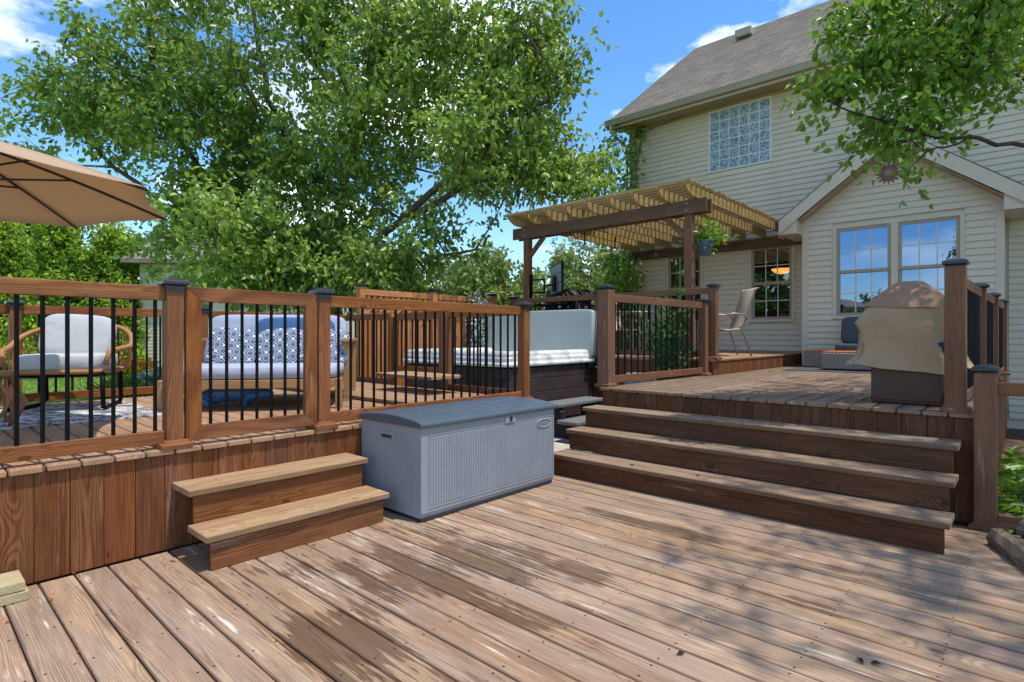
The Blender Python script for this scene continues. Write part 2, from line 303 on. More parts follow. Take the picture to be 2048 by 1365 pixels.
def glass_mat(name, refl, tint):
    k = NT(name); gl = k.add('ShaderNodeBsdfGlossy'); gl.inputs['Roughness'].default_value = .012; gl.inputs['Color'].default_value = tint
    tr = k.add('ShaderNodeBsdfTransparent'); tr.inputs['Color'].default_value = (.55, .58, .56, 1)
    fr = k.add('ShaderNodeFresnel'); fr.inputs['IOR'].default_value = 1.6
    tc = k.add('ShaderNodeTexCoord'); bm = k.add('ShaderNodeBump'); bm.inputs['Strength'].default_value = .02; k.link(k.noise(tc.outputs['Object'], 1.6, 2), bm.inputs['Height']); k.link(bm.outputs[0], gl.inputs['Normal'])
    f = k.math('MULTIPLY_ADD', fr.outputs[0], 1.0, refl, clamp=True)
    mx = k.add('ShaderNodeMixShader'); k.link(f, mx.inputs[0]); k.link(tr.outputs[0], mx.inputs[1]); k.link(gl.outputs[0], mx.inputs[2]); k.link(mx.outputs[0], k.out.inputs['Surface'])
    return k.m
M['glass'] = glass_mat('sky_tinted_window_glass', .32, (.36, .54, .82, 1))  # blue of the reflected sky is painted into the gloss tint
M['glass2'] = glass_mat('porch_window_glass', .10, (.8, .85, .88, 1))
def block_mat():
    k = NT('glass_block'); tc = k.add('ShaderNodeTexCoord'); oi = k.add('ShaderNodeObjectInfo')
    p = k.vmath('ADD', tc.outputs['Object'], k.comb(oi.outputs['Random'], k.math('MULTIPLY', oi.outputs['Random'], 7.0), 0.0))
    n = k.noise(p, 26, 4, .6)
    k.base(k.mix(k.step(n, .38, .62), lin('476883'), lin('a3bccd'))); k.rough(.12); k.bsdf.inputs['Specular IOR Level'].default_value = .9
    k.bump(n, .7, .02); return k.m
M['block'] = block_mat()
M['mortar'] = plain('block_mortar', lin('d3d8d4'), .7, .2)

# ------------------------------------------------------------------ mesh helpers
_cache = {}
def link(o, parent=None):
    COL.objects.link(o)
    if parent is not None: o.parent = parent
    return o
def mesh_from(name, V, F, mat=None, smooth=False):
    me = bpy.data.meshes.new(name); me.from_pydata([tuple(v) for v in V], [], F); me.update()
    if mat: me.materials.append(M[mat] if isinstance(mat, str) else mat)
    if smooth: me.polygons.foreach_set('use_smooth', [True] * len(me.polygons))
    return me
def tag(o, label, cat, group=None):
    o['label'] = label; o['category'] = cat
    if group: o['group'] = group
    return o
def thing(name, label, cat, loc=(0, 0, 0), rz=0.0, group=None):
    o = bpy.data.objects.new(name, None); o.empty_display_size = .2; COL.objects.link(o); o.location = loc; o.rotation_euler = (0, 0, rz)
    return tag(o, label, cat, group)
def structure(o): o['kind'] = 'structure'; return o
class MB:
    def __init__(s): s.V = []; s.F = []
    def add(s, V, F):
        n = len(s.V); s.V += [tuple(v) for v in V]; s.F += [tuple(i + n for i in f) for f in F]; return s
    def box(s, lo, hi):
        x0, y0, z0 = lo; x1, y1, z1 = hi
        return s.add([(x0, y0, z0), (x1, y0, z0), (x1, y1, z0), (x0, y1, z0), (x0, y0, z1), (x1, y0, z1), (x1, y1, z1), (x0, y1, z1)],
                     [(0, 3, 2, 1), (4, 5, 6, 7), (0, 1, 5, 4), (1, 2, 6, 5), (2, 3, 7, 6), (3, 0, 4, 7)])
    def tube(s, pts, radii, sides=8, cap=True):
        pts = [Vector(p) for p in pts]
        if not isinstance(radii, (list, tuple)): radii = [radii] * len(pts)
        V = []; F = []; prev = None
        for i, p in enumerate(pts):
            d = (pts[min(i + 1, len(pts) - 1)] - pts[max(i - 1, 0)])
            d = d.normalized() if d.length > 1e-9 else Vector((0, 0, 1))
            a = d.orthogonal().normalized() if prev is None else (prev - d * prev.dot(d))
            a = a.normalized() if a.length > 1e-6 else d.orthogonal().normalized()
            prev = a; b = d.cross(a)
            for j in range(sides):
                t = 2 * math.pi * j / sides; V.append(p + (a * math.cos(t) + b * math.sin(t)) * radii[i])
        for i in range(len(pts) - 1):
            for j in range(sides): F.append((i * sides + j, i * sides + (j + 1) % sides, (i + 1) * sides + (j + 1) % sides, (i + 1) * sides + j))
        if cap: F.append(tuple(reversed(range(sides)))); F.append(tuple(range(len(V) - sides, len(V))))
        return s.add(V, F)
    def lathe(s, prof, n=24, c=(0, 0, 0)):
        V = [(c[0] + r * math.cos(2 * math.pi * j / n), c[1] + r * math.sin(2 * math.pi * j / n), c[2] + z) for r, z in prof for j in range(n)]
        F = [(i * n + j, i * n + (j + 1) % n, (i + 1) * n + (j + 1) % n, (i + 1) * n + j) for i in range(len(prof) - 1) for j in range(n)]
        if prof[0][0] > 1e-6: F.append(tuple(reversed(range(n))))
        if prof[-1][0] > 1e-6: F.append(tuple(range(len(V) - n, len(V))))
        return s.add(V, F)
    def prism(s, poly, axis, a0, a1):
        """extrude a 2-D polygon along an axis (0 x, 1 y, 2 z)"""
        def p3(q, a):
            return {0: (a, q[0], q[1]), 1: (q[0], a, q[1]), 2: (q[0], q[1], a)}[axis]
        n = len(poly); V = [p3(q, a0) for q in poly] + [p3(q, a1) for q in poly]
        F = [tuple(range(n)), tuple(reversed(range(n, 2 * n)))] + [((i + 1) % n, i, i + n, (i + 1) % n + n) for i in range(n)]
        return s.add(V, F)
    def obj(s, name, mat, parent=None, smooth=False, bevel=0.0, loc=None, rot=None):
        me = mesh_from(name, s.V, s.F, mat, smooth)
        bm = bmesh.new(); bm.from_mesh(me); bmesh.ops.recalc_face_normals(bm, faces=bm.faces); bm.to_mesh(me); bm.free()
        o = bpy.data.objects.new(name, me); link(o, parent)
        if bevel: b = o.modifiers.new('bevel', 'BEVEL'); b.width = bevel; b.segments = 2; b.limit_method = 'ANGLE'
        if loc is not None: o.location = loc
        if rot is not None: o.rotation_euler = rot
        return o
def slab_mesh(L, W, T, c=.004, mat='deck'):
    """a board: X 0..L, Y +-W/2, Z -T/2..T/2 with eased edges"""
    key = (round(L, 3), round(W, 3), round(T, 3), round(c, 4), mat)
    if key in _cache: return _cache[key]
    y, z = W / 2, T / 2; pr = [(-y + c, -z), (y - c, -z), (y, -z + c), (y, z - c), (y - c, z), (-y + c, z), (-y, z - c), (-y, -z + c)]
    e = min(c, .003)
    rings = [(0, -e), (e, 0), (L - e, 0), (L, -e)]
    V = []; 
    for x, sh in rings:
        for (a, b) in pr: V.append((x, a * (1 + sh / y), b * (1 + sh / z)))
    F = [tuple(reversed(range(8))), tuple(range(24, 32))]
    for i in range(3):
        for j in range(8): F.append((i * 8 + j, i * 8 + (j + 1) % 8, (i + 1) * 8 + (j + 1) % 8, (i + 1) * 8 + j))
    me = mesh_from('board', V, F, mat); _cache[key] = me; return me
def board(parent, name, p0, p1, W, T, mat, up=(0, 0, 1), c=.004, smooth=False):
    p0 = Vector(p0); p1 = Vector(p1); x = (p1 - p0); L = x.length; x.normalize(); up = Vector(up)
    y = up.cross(x).normalized(); z = x.cross(y)
    o = bpy.data.objects.new(name, slab_mesh(L, W, T, c, mat)); COL.objects.link(o)
    m = Matrix((x, y, z)).transposed().to_4x4(); m.translation = p0
    if parent is not None: o.parent = parent; m = parent.matrix_basis.inverted() @ m
    o.matrix_basis = m; return o
def np_mesh(name, V, tris, mat, tint=None, smooth=False):
    me = bpy.data.meshes.new(name); n = len(V); t = np.asarray(tris, dtype=np.int32)
    me.vertices.add(n); me.vertices.foreach_set('co', np.asarray(V, dtype=np.float32).ravel())
    me.loops.add(t.size); me.loops.foreach_set('vertex_index', t.ravel())
    me.polygons.add(len(t)); me.polygons.foreach_set('loop_start', np.arange(len(t), dtype=np.int32) * t.shape[1])
    me.update(calc_edges=True)
    if tint is not None:
        a = me.attributes.new('tint', 'FLOAT', 'POINT'); a.data.foreach_set('value', np.asarray(tint, dtype=np.float32))
    me.materials.append(M[mat]); return me
def norm(a): return a / np.maximum(np.linalg.norm(a, axis=1, keepdims=True), 1e-9)
def leaves_mesh(name, C, D, size, aspect, mat, rs, tint=None, fold=.18, up=.55):
    """folded kite leaves: C base points, D axis directions"""
    n = len(C); D = norm(D); ref = norm(rs.normal(size=(n, 3)) * .6 + np.array([0, 0, up]))
    S = norm(np.cross(D, ref)); N = np.cross(S, D)
    L = (size * rs.uniform(.65, 1.2, n))[:, None]; Wd = L * aspect
    pt = lambda f, w_, z_: C + D * L * f + S * Wd * w_ + N * L * z_
    V = np.stack([C, pt(.28, .46, fold * .8), pt(.64, .38, fold * .7 - .05), C + D * L - N * L * .16, pt(.64, -.38, fold * .7 - .05), pt(.28, -.46, fold * .8)], 1).reshape(-1, 3)
    b = np.arange(n) * 6; T = np.stack([np.stack([b, b + 1, b + 2, b + 3], 1), np.stack([b, b + 3, b + 4, b + 5], 1)], 1).reshape(-1, 4)
    if tint is None: tint = rs.uniform(0, 1, n)
    return np_mesh(name, V, T, mat, np.repeat(np.clip(tint, 0, 1), 6))
def superq(a, b, c, e1=.35, e2=.35, nu=20, nv=12):
    V = []; F = []
    sg = lambda v, e: math.copysign(abs(v) ** e, v)
    for i in range(nv + 1):
        ph = -math.pi / 2 + math.pi * i / nv
        for j in range(nu):
            th = 2 * math.pi * j / nu
            V.append((a * sg(math.cos(ph), e1) * sg(math.cos(th), e2), b * sg(math.cos(ph), e1) * sg(math.sin(th), e2), c * sg(math.sin(ph), e1)))
    for i in range(nv):
        for j in range(nu): F.append((i * nu + j, i * nu + (j + 1) % nu, (i + 1) * nu + (j + 1) % nu, (i + 1) * nu + j))
    return V, F
def cushion(parent, name, size, mat, loc, rot=(0, 0, 0), e=.35, label=None):
    V, F = superq(size[0] / 2, size[1] / 2, size[2] / 2, e, e, 28, 14)
    r = random.Random(hash(name) & 255); 
    o = MB().add(V, F).obj(name, mat, parent, smooth=True, loc=loc, rot=rot)
    return o

# ------------------------------------------------------------------ ground
g = MB(); g.add([(-80, -80, -.16), (160, -80, -.16), (160, 160, -.16), (-80, 160, -.16)], [(0, 1, 2, 3)])
structure(g.obj('ground', 'ground'))
pad = MB(); pad.box((4.42, 3.34, -.14), (7.24, 7.05, -.02)); structure(pad.obj('concrete_pad', 'concrete', bevel=.01))
rs = np.random.RandomState(3)
def grass_patch(n, x0, x1, y0, y1):
    C = np.stack([rs.uniform(x0, x1, n), rs.uniform(y0, y1, n), np.full(n, -.165)], 1)
    D = rs.normal(size=(n, 3)) * .35 + np.array([0, 0, 1]); return C, D
C, D = grass_patch(60000, -4, 9, 7.4, 14); C2, D2 = grass_patch(60000, -10, 6, 12, 27); C = np.concatenate([C, C2]); D = np.concatenate([D, D2])
go = link(bpy.data.objects.new('lawn_grass', leaves_mesh('lawn_grass', C, D, .085, .16, 'grass', rs, fold=.02)))
go['kind'] = 'stuff'; go['label'] = 'short green lawn grass behind the railing'; go['category'] = 'grass'

# ------------------------------------------------------------------ decks
PITCH = .147; BW = .1425; BT = .028
ZL, ZR, ZP = .588, .73, .935          # left deck, right deck, porch platform
def joist(parent, lo, hi, mat='skirt2'):
    MB().box(lo, hi).obj('frame', mat, parent)
# lower deck: boards run along Y
d0 = thing('patio_deck', 'low sun-bleached board deck with water stains in the foreground', 'deck')
u = .505 - PITCH * 14
while u < 4.80:
    w_ = BW; x0 = u + PITCH / 2
    y1 = 3.695 if x0 < 4.3 else 3.2
    if x0 + w_ / 2 > 4.86: break
    dz = rng.uniform(-.0015, .0015)
    board(d0, 'deck_board', (x0, -3.2, -BT / 2 + dz), (x0, y1, -BT / 2 + dz), w_ + rng.uniform(-.0015, .001), BT, 'deck', c=.005)
    u += PITCH
joist(d0, (-1.5, -3.15, -.155), (4.82, 3.66, -.05))
# left raised deck
d1 = thing('raised_deck', 'raised wooden deck behind the left railing with vertical skirt boards', 'deck', (0, 0, 0))
u = .388 - PITCH * 14; SKV = 3.71; VB = 7.1
while u < 4.2:
    x0 = u + PITCH / 2; e = rng.uniform(-.006, .004)
    board(d1, 'deck_board', (x0, SKV - .022 + e, ZL - BT / 2), (x0, VB + .04, ZL - BT / 2), BW, BT, 'deck2', c=.006)
    u += PITCH
u = .49 - PITCH * 14
while u < 4.15:
    x0 = u + PITCH / 2; e = rng.uniform(-.002, .003)
    board(d1, 'skirt_board', (x0, SKV + .012 + e, .004), (x0, SKV + .012 + e, ZL - BT - .003), BW + .002, .02, 'skirt', up=(0, -1, 0), c=.002)
    u += PITCH
for k_ in range(23):
    v_ = SKV + .1 + k_ * PITCH
    board(d1, 'skirt_board', (4.395, v_, -.12), (4.395, v_, ZL - BT - .003), BW, .02, 'skirt', up=(1, 0, 0), c=.002)
joist(d1, (-1.5, SKV + .03, -.15), (4.375, VB, ZL - BT - .005))
# low raised boards next to the gate
for k_ in range(7):
    x0 = 3.30 + k_ * PITCH
    board(d1, 'platform_board', (x0, 3.86, ZL + .026), (x0, VB - .05, ZL + .026), BW, .036, 'deck2', c=.005)
# right raised deck: boards run along X
d2 = thing('raised_deck', 'raised deck in front of the house gable, grey-brown boards with dark skirt', 'deck')
v = .262; k_ = 0
while v < 3.2:
    y0 = v + PITCH / 2; e = rng.uniform(-.006, .005)
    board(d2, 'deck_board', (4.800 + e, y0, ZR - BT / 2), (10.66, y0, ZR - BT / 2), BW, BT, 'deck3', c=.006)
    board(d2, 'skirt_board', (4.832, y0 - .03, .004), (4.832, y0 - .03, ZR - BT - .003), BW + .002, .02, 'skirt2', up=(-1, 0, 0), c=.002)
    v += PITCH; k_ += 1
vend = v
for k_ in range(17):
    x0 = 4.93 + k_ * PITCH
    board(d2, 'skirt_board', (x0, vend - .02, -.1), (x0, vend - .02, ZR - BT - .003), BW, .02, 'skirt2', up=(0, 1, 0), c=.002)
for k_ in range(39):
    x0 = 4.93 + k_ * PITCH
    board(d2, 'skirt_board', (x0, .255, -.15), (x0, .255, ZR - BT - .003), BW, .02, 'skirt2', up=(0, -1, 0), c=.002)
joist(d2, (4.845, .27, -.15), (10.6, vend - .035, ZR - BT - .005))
# porch platform by the house
d3 = thing('porch_platform', 'low wooden porch platform under the pergola against the house', 'deck')
v = 3.035
while v < 6.9:
    y0 = v + PITCH / 2
    board(d3, 'deck_board', (7.235, y0, ZP - BT / 2), (11.36, y0, ZP - BT / 2), BW, BT, 'deck2', c=.005); v += PITCH
x0 = 7.30
while x0 < 11.3:
    board(d3, 'skirt_board', (x0, 3.06, ZR + .003), (x0, 3.06, ZP - BT - .003), BW, .02, 'skirt', up=(0, -1, 0), c=.003); x0 += PITCH
v = 3.13
while v < 6.85:
    board(d3, 'skirt_board', (7.262, v, -.1), (7.262, v, ZP - BT - .003), BW, .02, 'skirt', up=(-1, 0, 0), c=.003); v += PITCH
joist(d3, (7.275, 3.075, -.15), (11.35, 6.85, ZP - BT - .005))

# ------------------------------------------------------------------ steps
s1 = thing('deck_steps', 'two-step wooden stair up to the gate of the left deck', 'steps', (1.69, 3.45, 0))
for i, (y, z) in enumerate(((3.205, .195), (3.46, .39))):
    board(s1, 'riser', (1.147, y + .012, z - .045 - .075), (2.234, y + .012, z - .045 - .075), .15 if i == 0 else .155, .022, 'skirt', up=(0, -1, 0), c=.003)
    for j in range(2):
        board(s1, 'tread', (1.115, y - .026 + .07 + j * .143, z - .018), (2.266, y - .026 + .07 + j * .143, z - .018), .139, .036, 'tread', c=.005)
for x in (1.158, 2.222):
    MB().prism([(3.228, .002), (3.70, .002), (3.70, .352), (3.47, .352), (3.47, .157), (3.228, .157)], 0, x - .011, x + .011).obj('side_panel', 'skirt', s1)
s2 = thing('deck_steps', 'wide three-step wooden stair up to the right deck', 'steps', (4.4, 1.77, 0))
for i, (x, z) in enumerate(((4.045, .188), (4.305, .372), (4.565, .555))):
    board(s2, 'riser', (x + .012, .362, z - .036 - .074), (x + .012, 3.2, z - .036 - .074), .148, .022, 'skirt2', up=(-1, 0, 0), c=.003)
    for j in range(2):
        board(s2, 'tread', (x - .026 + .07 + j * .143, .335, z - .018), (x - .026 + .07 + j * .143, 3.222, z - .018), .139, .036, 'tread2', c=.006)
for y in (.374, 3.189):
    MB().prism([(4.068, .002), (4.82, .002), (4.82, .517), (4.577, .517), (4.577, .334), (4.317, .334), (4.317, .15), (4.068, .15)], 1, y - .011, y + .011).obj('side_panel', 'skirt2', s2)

# ------------------------------------------------------------------ railings
def cap_mesh():
    if 'cap' in _cache: return _cache['cap']
    m = MB(); a = .053
    for (s0, z0, s1_, z1) in ((.049, 0, .049, .03), (.049, .03, .07, .042), (.07, .042, .07, .058), (.07, .058, .064, .064), (.064, .064, .055, .068), (.055, .068, .02, .082)):
        V = [(sx * s, sy * s, z) for s, z in ((s0, z0), (s1_, z1)) for sx, sy in ((-1, -1), (1, -1), (1, 1), (-1, 1))]
        m.add(V, [(0, 1, 5, 4), (1, 2, 6, 5), (2, 3, 7, 6), (3, 0, 4, 7)])
    n = len(m.V); m.F.append((n - 4, n - 3, n - 2, n - 1)); m.F.append((3, 2, 1, 0))
    _cache['cap'] = mesh_from('post_cap', m.V, m.F, 'cap'); return _cache['cap']
def trim_mesh(mat):
    if ('trim', mat) in _cache: return _cache[('trim', mat)]
    m = MB(); prof = ((.084, 0), (.084, .024), (.076, .03), (.066, .034), (.062, .046), (.048, .048))
    for (a, z0), (b, z1) in zip(prof[:-1], prof[1:]):
        V = [(sx * s, sy * s, z) for s, z in ((a, z0), (b, z1)) for sx, sy in ((-1, -1), (1, -1), (1, 1), (-1, 1))]
        m.add(V, [(0, 1, 5, 4), (1, 2, 6, 5), (2, 3, 7, 6), (3, 0, 4, 7)])
    _cache[('trim', mat)] = mesh_from('post_trim', m.V, m.F, mat); return _cache[('trim', mat)]
def post(parent, x, y, z0, z1, mat='rail', trim=True, cap=True, size=.09):
    p = board(parent, 'post', (x, y, z0), (x, y, z1), size, size, mat, up=(0, -1, 0), c=.004)
    inv = p.matrix_basis.inverted() @ (parent.matrix_basis.inverted())
    def sub(name, me, z):
        o = bpy.data.objects.new(name, me); COL.objects.link(o); o.parent = p
        o.matrix_basis = inv @ Matrix.Translation((x, y, z)); return o
    if cap: sub('post_cap', cap_mesh(), z1 - .022)
    if trim: sub('post_trim', trim_mesh(mat), z0 + .001)
    return p
def bal_mesh(h):
    key = ('bal', round(h, 3))
    if key not in _cache: _cache[key] = mesh_from('baluster', *(lambda m: (m.V, m.F))(MB().tube([(0, 0, 0), (0, 0, h)], .0105, 8)), 'black', False)
    return _cache[key]
def bays(parent, p0, p1, z, mat, spacing=.102, toprail=(.868, .952), botrail=(.029, .107), off=0.0, skip_top=False, first=None):
    p0 = Vector((p0[0], p0[1], 0)); p1 = Vector((p1[0], p1[1], 0)); d = (p1 - p0); L = d.length; d.normalize(); n = Vector((-d.y, d.x, 0))
    q0 = p0 + n * off; q1 = p1 + n * off
    ht, hb = toprail, botrail
    board(parent, 'top_rail', q0 + Vector((0, 0, z + (ht[0] + ht[1]) / 2)), q1 + Vector((0, 0, z + (ht[0] + ht[1]) / 2)), ht[1] - ht[0], .038, mat, up=-n, c=.004)
    board(parent, 'bottom_rail', q0 + Vector((0, 0, z + (hb[0] + hb[1]) / 2)), q1 + Vector((0, 0, z + (hb[0] + hb[1]) / 2)), hb[1] - hb[0], .038, mat, up=-n, c=.004)
    cnt = max(1, int(round(L / spacing)) - 1); s0 = first if first is not None else (L - (cnt - 1) * spacing) / 2
    for i in range(cnt):
        s = s0 + i * spacing
        if s > L - .03: break
        p = q0 + d * s
        o = bpy.data.objects.new('baluster', bal_mesh(ht[0] - hb[1])); COL.objects.link(o); o.parent = parent; o.matrix_basis = parent.matrix_basis.inverted() @ Matrix.Translation((p.x, p.y, z + hb[1]))
PV = 3.765   # line of the left railing posts
r1 = thing('deck_railing', 'stained railing with black balusters along the front of the left deck', 'railing', (1, PV, ZL), group=None)
for x in (-.78, 1.135, 2.095, 4.30): post(r1, x, PV, ZL, ZL + .945)
bays(r1, (-.735, PV), (1.09, PV), ZL, 'rail', first=1.165 - .102 * 5 - .102 * 5 + .0)
bays(r1, (2.14, PV), (4.255, PV), ZL, 'rail')
gt = thing('railing_gate', 'mitred wooden gate with black balusters above the two-step stair', 'gate', (1.61, PV, ZL))
def mitre(parent, pts_out, pts_in, y0, y1, mat):
    for i in range(4):
        a, b = pts_out[i], pts_out[(i + 1) % 4]; c, d = pts_in[(i + 1) % 4], pts_in[i]
        # local frame so the grain follows the piece
        A, B, Cc, Dd = [Vector((p[0], 0, p[1])) for p in (a, b, c, d)]
        x = (B - A).normalized(); zz = Vector((-x.z, 0, x.x)); o3 = A
        loc = [((p - o3).dot(x), (p - o3).dot(zz)) for p in (A, B, Cc, Dd)]
        m = MB(); V = [(q[0], yy, q[1]) for yy in (y0, y1) for q in loc]
        m.add(V, [(0, 1, 2, 3), (7, 6, 5, 4), (0, 4, 5, 1), (1, 5, 6, 2), (2, 6, 7, 3), (3, 7, 4, 0)])
        o = m.obj('gate_rail' if i % 2 == 0 else 'gate_stile', mat, parent, bevel=.003)
        mt = Matrix((x, Vector((0, 1, 0)), x.cross(Vector((0, 1, 0))))).transposed().to_4x4()
        if x.cross(Vector((0, 1, 0))).dot(zz) < 0:   # keep right-handed, flip z of the mesh
            for vv in o.data.vertices: vv.co.z = -vv.co.z
            o.data.flip_normals()
        mt.translation = o3; o.matrix_basis = parent.matrix_basis.inverted() @ mt
gx0, gx1, gz0, gz1, gw = 1.192, 2.036, ZL + .03, ZL + .955, .088
mitre(gt, [(gx0, gz0), (gx1, gz0), (gx1, gz1), (gx0, gz1)], [(gx0 + gw, gz0 + gw), (gx1 - gw, gz0 + gw), (gx1 - gw, gz1 - gw), (gx0 + gw, gz1 - gw)], PV - .045, PV - .007, 'rail')
for i in range(7):
    x = gx0 + gw + .058 + i * .095
    o = bpy.data.objects.new('baluster', bal_mesh(gz1 - gz0 - 2 * gw)); COL.objects.link(o); o.parent = gt; o.location = (x - 1.61, -.02, gz0 + gw - ZL)
MB().box((2.03, PV - .05, ZL + .86), (2.06, PV + .0, ZL + .90)).obj('latch', 'black', gt)
# back railing
r2 = thing('deck_railing', 'railing along the back of the left deck behind the wicker chair', 'railing', (1, VB, ZL))
for x in (-1.0, .80, 2.45): post(r2, x, VB, ZL, ZL + .945)
bays(r2, (-.955, VB), (.755, VB), ZL, 'rail', .11); bays(r2, (.845, VB), (2.405, VB), ZL, 'rail', .13); bays(r2, (2.495, VB), (4.36, VB), ZL, 'rail', .13)
# side railing between left deck and hot tub, with its own gate
r3 = thing('deck_railing', 'railing with a small gate between the left deck and the hot tub', 'railing', (4.33, 5, ZL))
for y in (4.97, 6.02): post(r3, 4.33, y, ZL, ZL + .90, cap=False, trim=False)
bays(r3, (4.33, 3.81), (4.33, 4.925), ZL, 'rail'); bays(r3, (4.33, 6.065), (4.33, VB - .02), ZL, 'rail')
gt2 = thing('railing_gate', 'small gate beside the hot tub above the wooden box step', 'gate', (4.33, 5.5, ZL))
board(gt2, 'gate_rail', (4.33, 5.03, ZL + .90), (4.33, 5.96, ZL + .90), .09, .038, 'rail', up=(-1, 0, 0))
board(gt2, 'gate_rail', (4.33, 5.03, ZL + .24), (4.33, 5.96, ZL + .24), .09, .038, 'rail', up=(-1, 0, 0))
for y in (5.06, 5.93): board(gt2, 'gate_stile', (4.328, y, ZL + .285), (4.328, y, ZL + .855), .07, .036, 'rail', up=(-1, 0, 0))
for i in range(7):
    o = bpy.data.objects.new('baluster', bal_mesh(.57)); COL.objects.link(o); o.parent = gt2; o.location = (0, -.33 + i * .11, .285)
for z in (.2, .82):
    MB().box((4.285, 5.945, ZL + z), (4.305, 6.035, ZL + z + .05)).obj('hinge', 'black', gt2)
MB().box((4.28, 4.955, ZL + .80), (4.312, 5.04, ZL + .87)).obj('latch', 'black', gt2)
# wooden box step in front of that gate
bs = thing('box_step', 'brown wooden box step on the left deck before the hot tub gate', 'step', (3.95, 5.05, ZL + .044))
z0 = ZL + .044
MB().box((3.76, 4.56, z0), (4.2, 5.52, z0 + .158)).obj('step_body', 'skirt', bs, bevel=.003)
for j in range(3): board(bs, 'tread', (3.745 + .075 + j * .147, 4.54, z0 + .176), (3.745 + .075 + j * .147, 5.54, z0 + .176), .142, .034, 'tread')
# privacy fence with lattice behind the hot tub
pf = thing('privacy_fence', 'cedar privacy fence with lattice top behind the hot tub', 'fence', (5.8, 7.25, -.15))
PFY = 7.2; px_ = (4.62, 5.98, 7.35)
for x in px_: post(pf, x, PFY, -.15, 1.96, mat='picket', trim=False, size=.1)
for a, b in zip(px_[:-1], px_[1:]):
    for zc, wd in ((1.885, .085), (1.545, .085)): board(pf, 'fence_rail', (a + .052, PFY, zc), (b - .052, PFY, zc), wd, .04, 'picket', up=(0, -1, 0))
    x = a + .055
    while x < b - .08:
        board(pf, 'picket', (x + .066, PFY + rng.uniform(-.004, .004), -.1), (x + .066, PFY, 1.50), .13, .018, 'picket', up=(0, -1, 0), c=.003); x += .139
    # lattice strips, two crossing layers
    h0, h1 = 1.59, 1.842; s = -.25
    while s < (b - a):
        for dirn, yy in ((1, PFY - .007), (-1, PFY + .007)):
            xs, xe = (a + .052 + s, a + .052 + s + (h1 - h0)) if dirn > 0 else (a + .052 + s + (h1 - h0), a + .052 + s)
            lo, hi = a + .053, b - .053
            za, zb = h0, h1
            P0, P1 = Vector((xs, yy, za)), Vector((xe, yy, zb)); dd = P1 - P0
            ts = [0, 1]
            if dd.x != 0:
                t0, t1 = sorted(((lo - P0.x) / dd.x, (hi - P0.x) / dd.x)); ts = [max(0, t0), min(1, t1)]
            if ts[1] - ts[0] > .15: board(pf, 'lattice_strip', P0 + dd * ts[0], P0 + dd * ts[1], .036, .008, 'picket', up=(0, -1, 0), c=.001)
        s += .105
# right deck railings
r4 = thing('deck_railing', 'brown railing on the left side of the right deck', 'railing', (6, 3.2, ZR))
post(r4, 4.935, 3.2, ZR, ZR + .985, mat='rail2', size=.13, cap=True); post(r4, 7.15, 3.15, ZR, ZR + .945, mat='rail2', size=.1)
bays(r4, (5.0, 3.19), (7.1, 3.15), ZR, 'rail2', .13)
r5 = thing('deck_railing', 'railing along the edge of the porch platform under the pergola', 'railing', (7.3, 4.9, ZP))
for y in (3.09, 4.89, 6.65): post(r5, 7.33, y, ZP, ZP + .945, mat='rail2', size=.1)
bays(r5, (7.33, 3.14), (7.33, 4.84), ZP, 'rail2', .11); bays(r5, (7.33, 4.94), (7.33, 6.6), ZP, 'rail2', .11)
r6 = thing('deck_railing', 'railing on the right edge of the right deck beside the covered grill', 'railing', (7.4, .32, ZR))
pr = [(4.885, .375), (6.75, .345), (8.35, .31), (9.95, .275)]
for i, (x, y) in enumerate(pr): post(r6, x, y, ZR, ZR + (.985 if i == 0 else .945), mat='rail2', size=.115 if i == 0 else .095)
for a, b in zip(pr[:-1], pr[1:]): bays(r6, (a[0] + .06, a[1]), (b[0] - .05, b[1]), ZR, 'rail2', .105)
r7 = thing('deck_railing', 'cracked post and low railing at the right edge of the lower deck', 'railing', (4.78, 0, 0))
post(r7, 4.79, .215, 0, 1.005, mat='rail2', size=.115); post(r7, 4.79, -1.9, 0, .945, mat='rail2')
bays(r7, (4.79, -1.85), (4.79, .155), 0, 'rail2', .19, first=.1)

# ------------------------------------------------------------------ house
H = thing('house', 'two-storey house with cream vinyl siding, gable bump-out and grey shingle roof', 'house', (11.4, 3, 0))
UM, UB = 11.4, 10.7; EXPO = .1016
HI = H.matrix_basis.inverted()
def hobj(mb, name, mat, parent=None, **kw):
    o = mb.obj(name, mat, parent or H, **kw)
    o.matrix_basis = HI @ o.matrix_basis if (parent is None or parent is H) else o.matrix_basis
    return o
wins = {'m': [(3.24, 4.09, 1.51, 3.005), (5.01, 5.85, 1.51, 3.005), (3.66, 4.90, 4.59, 5.85)], 'b': [(.714, 2.454, 1.525, 3.085)]}
def wall_with_holes(u, y0, y1, z0, z1, holes, th=.06):
    m = MB(); ys = sorted({y0, y1} | {a for h in holes for a in h[:2]}); zs = sorted({z0, z1} | {a for h in holes for a in h[2:]})
    for a, b in zip(ys[:-1], ys[1:]):
        for c, d in zip(zs[:-1], zs[1:]):
            cy, cz = (a + b) / 2, (c + d) / 2
            if cy < y0 or cy > y1 or cz < z0 or cz > z1 or any(h[0] < cy < h[1] and h[2] < cz < h[3] for h in holes): continue
            m.box((u + .014, a, c), (u + .014 + th, b, d))
    return m
wm = MB(); 
for part in (wall_with_holes(UM, 2.6, 6.43, .7, 3.1, [h for h in wins['m'] if h[2] < 3]), wall_with_holes(UM, -4, 6.75, 3.1, 6.2, [wins['m'][2]]), wall_with_holes(UM, -4, .5, -.15, 3.1, [])):
    wm.add(part.V, part.F)
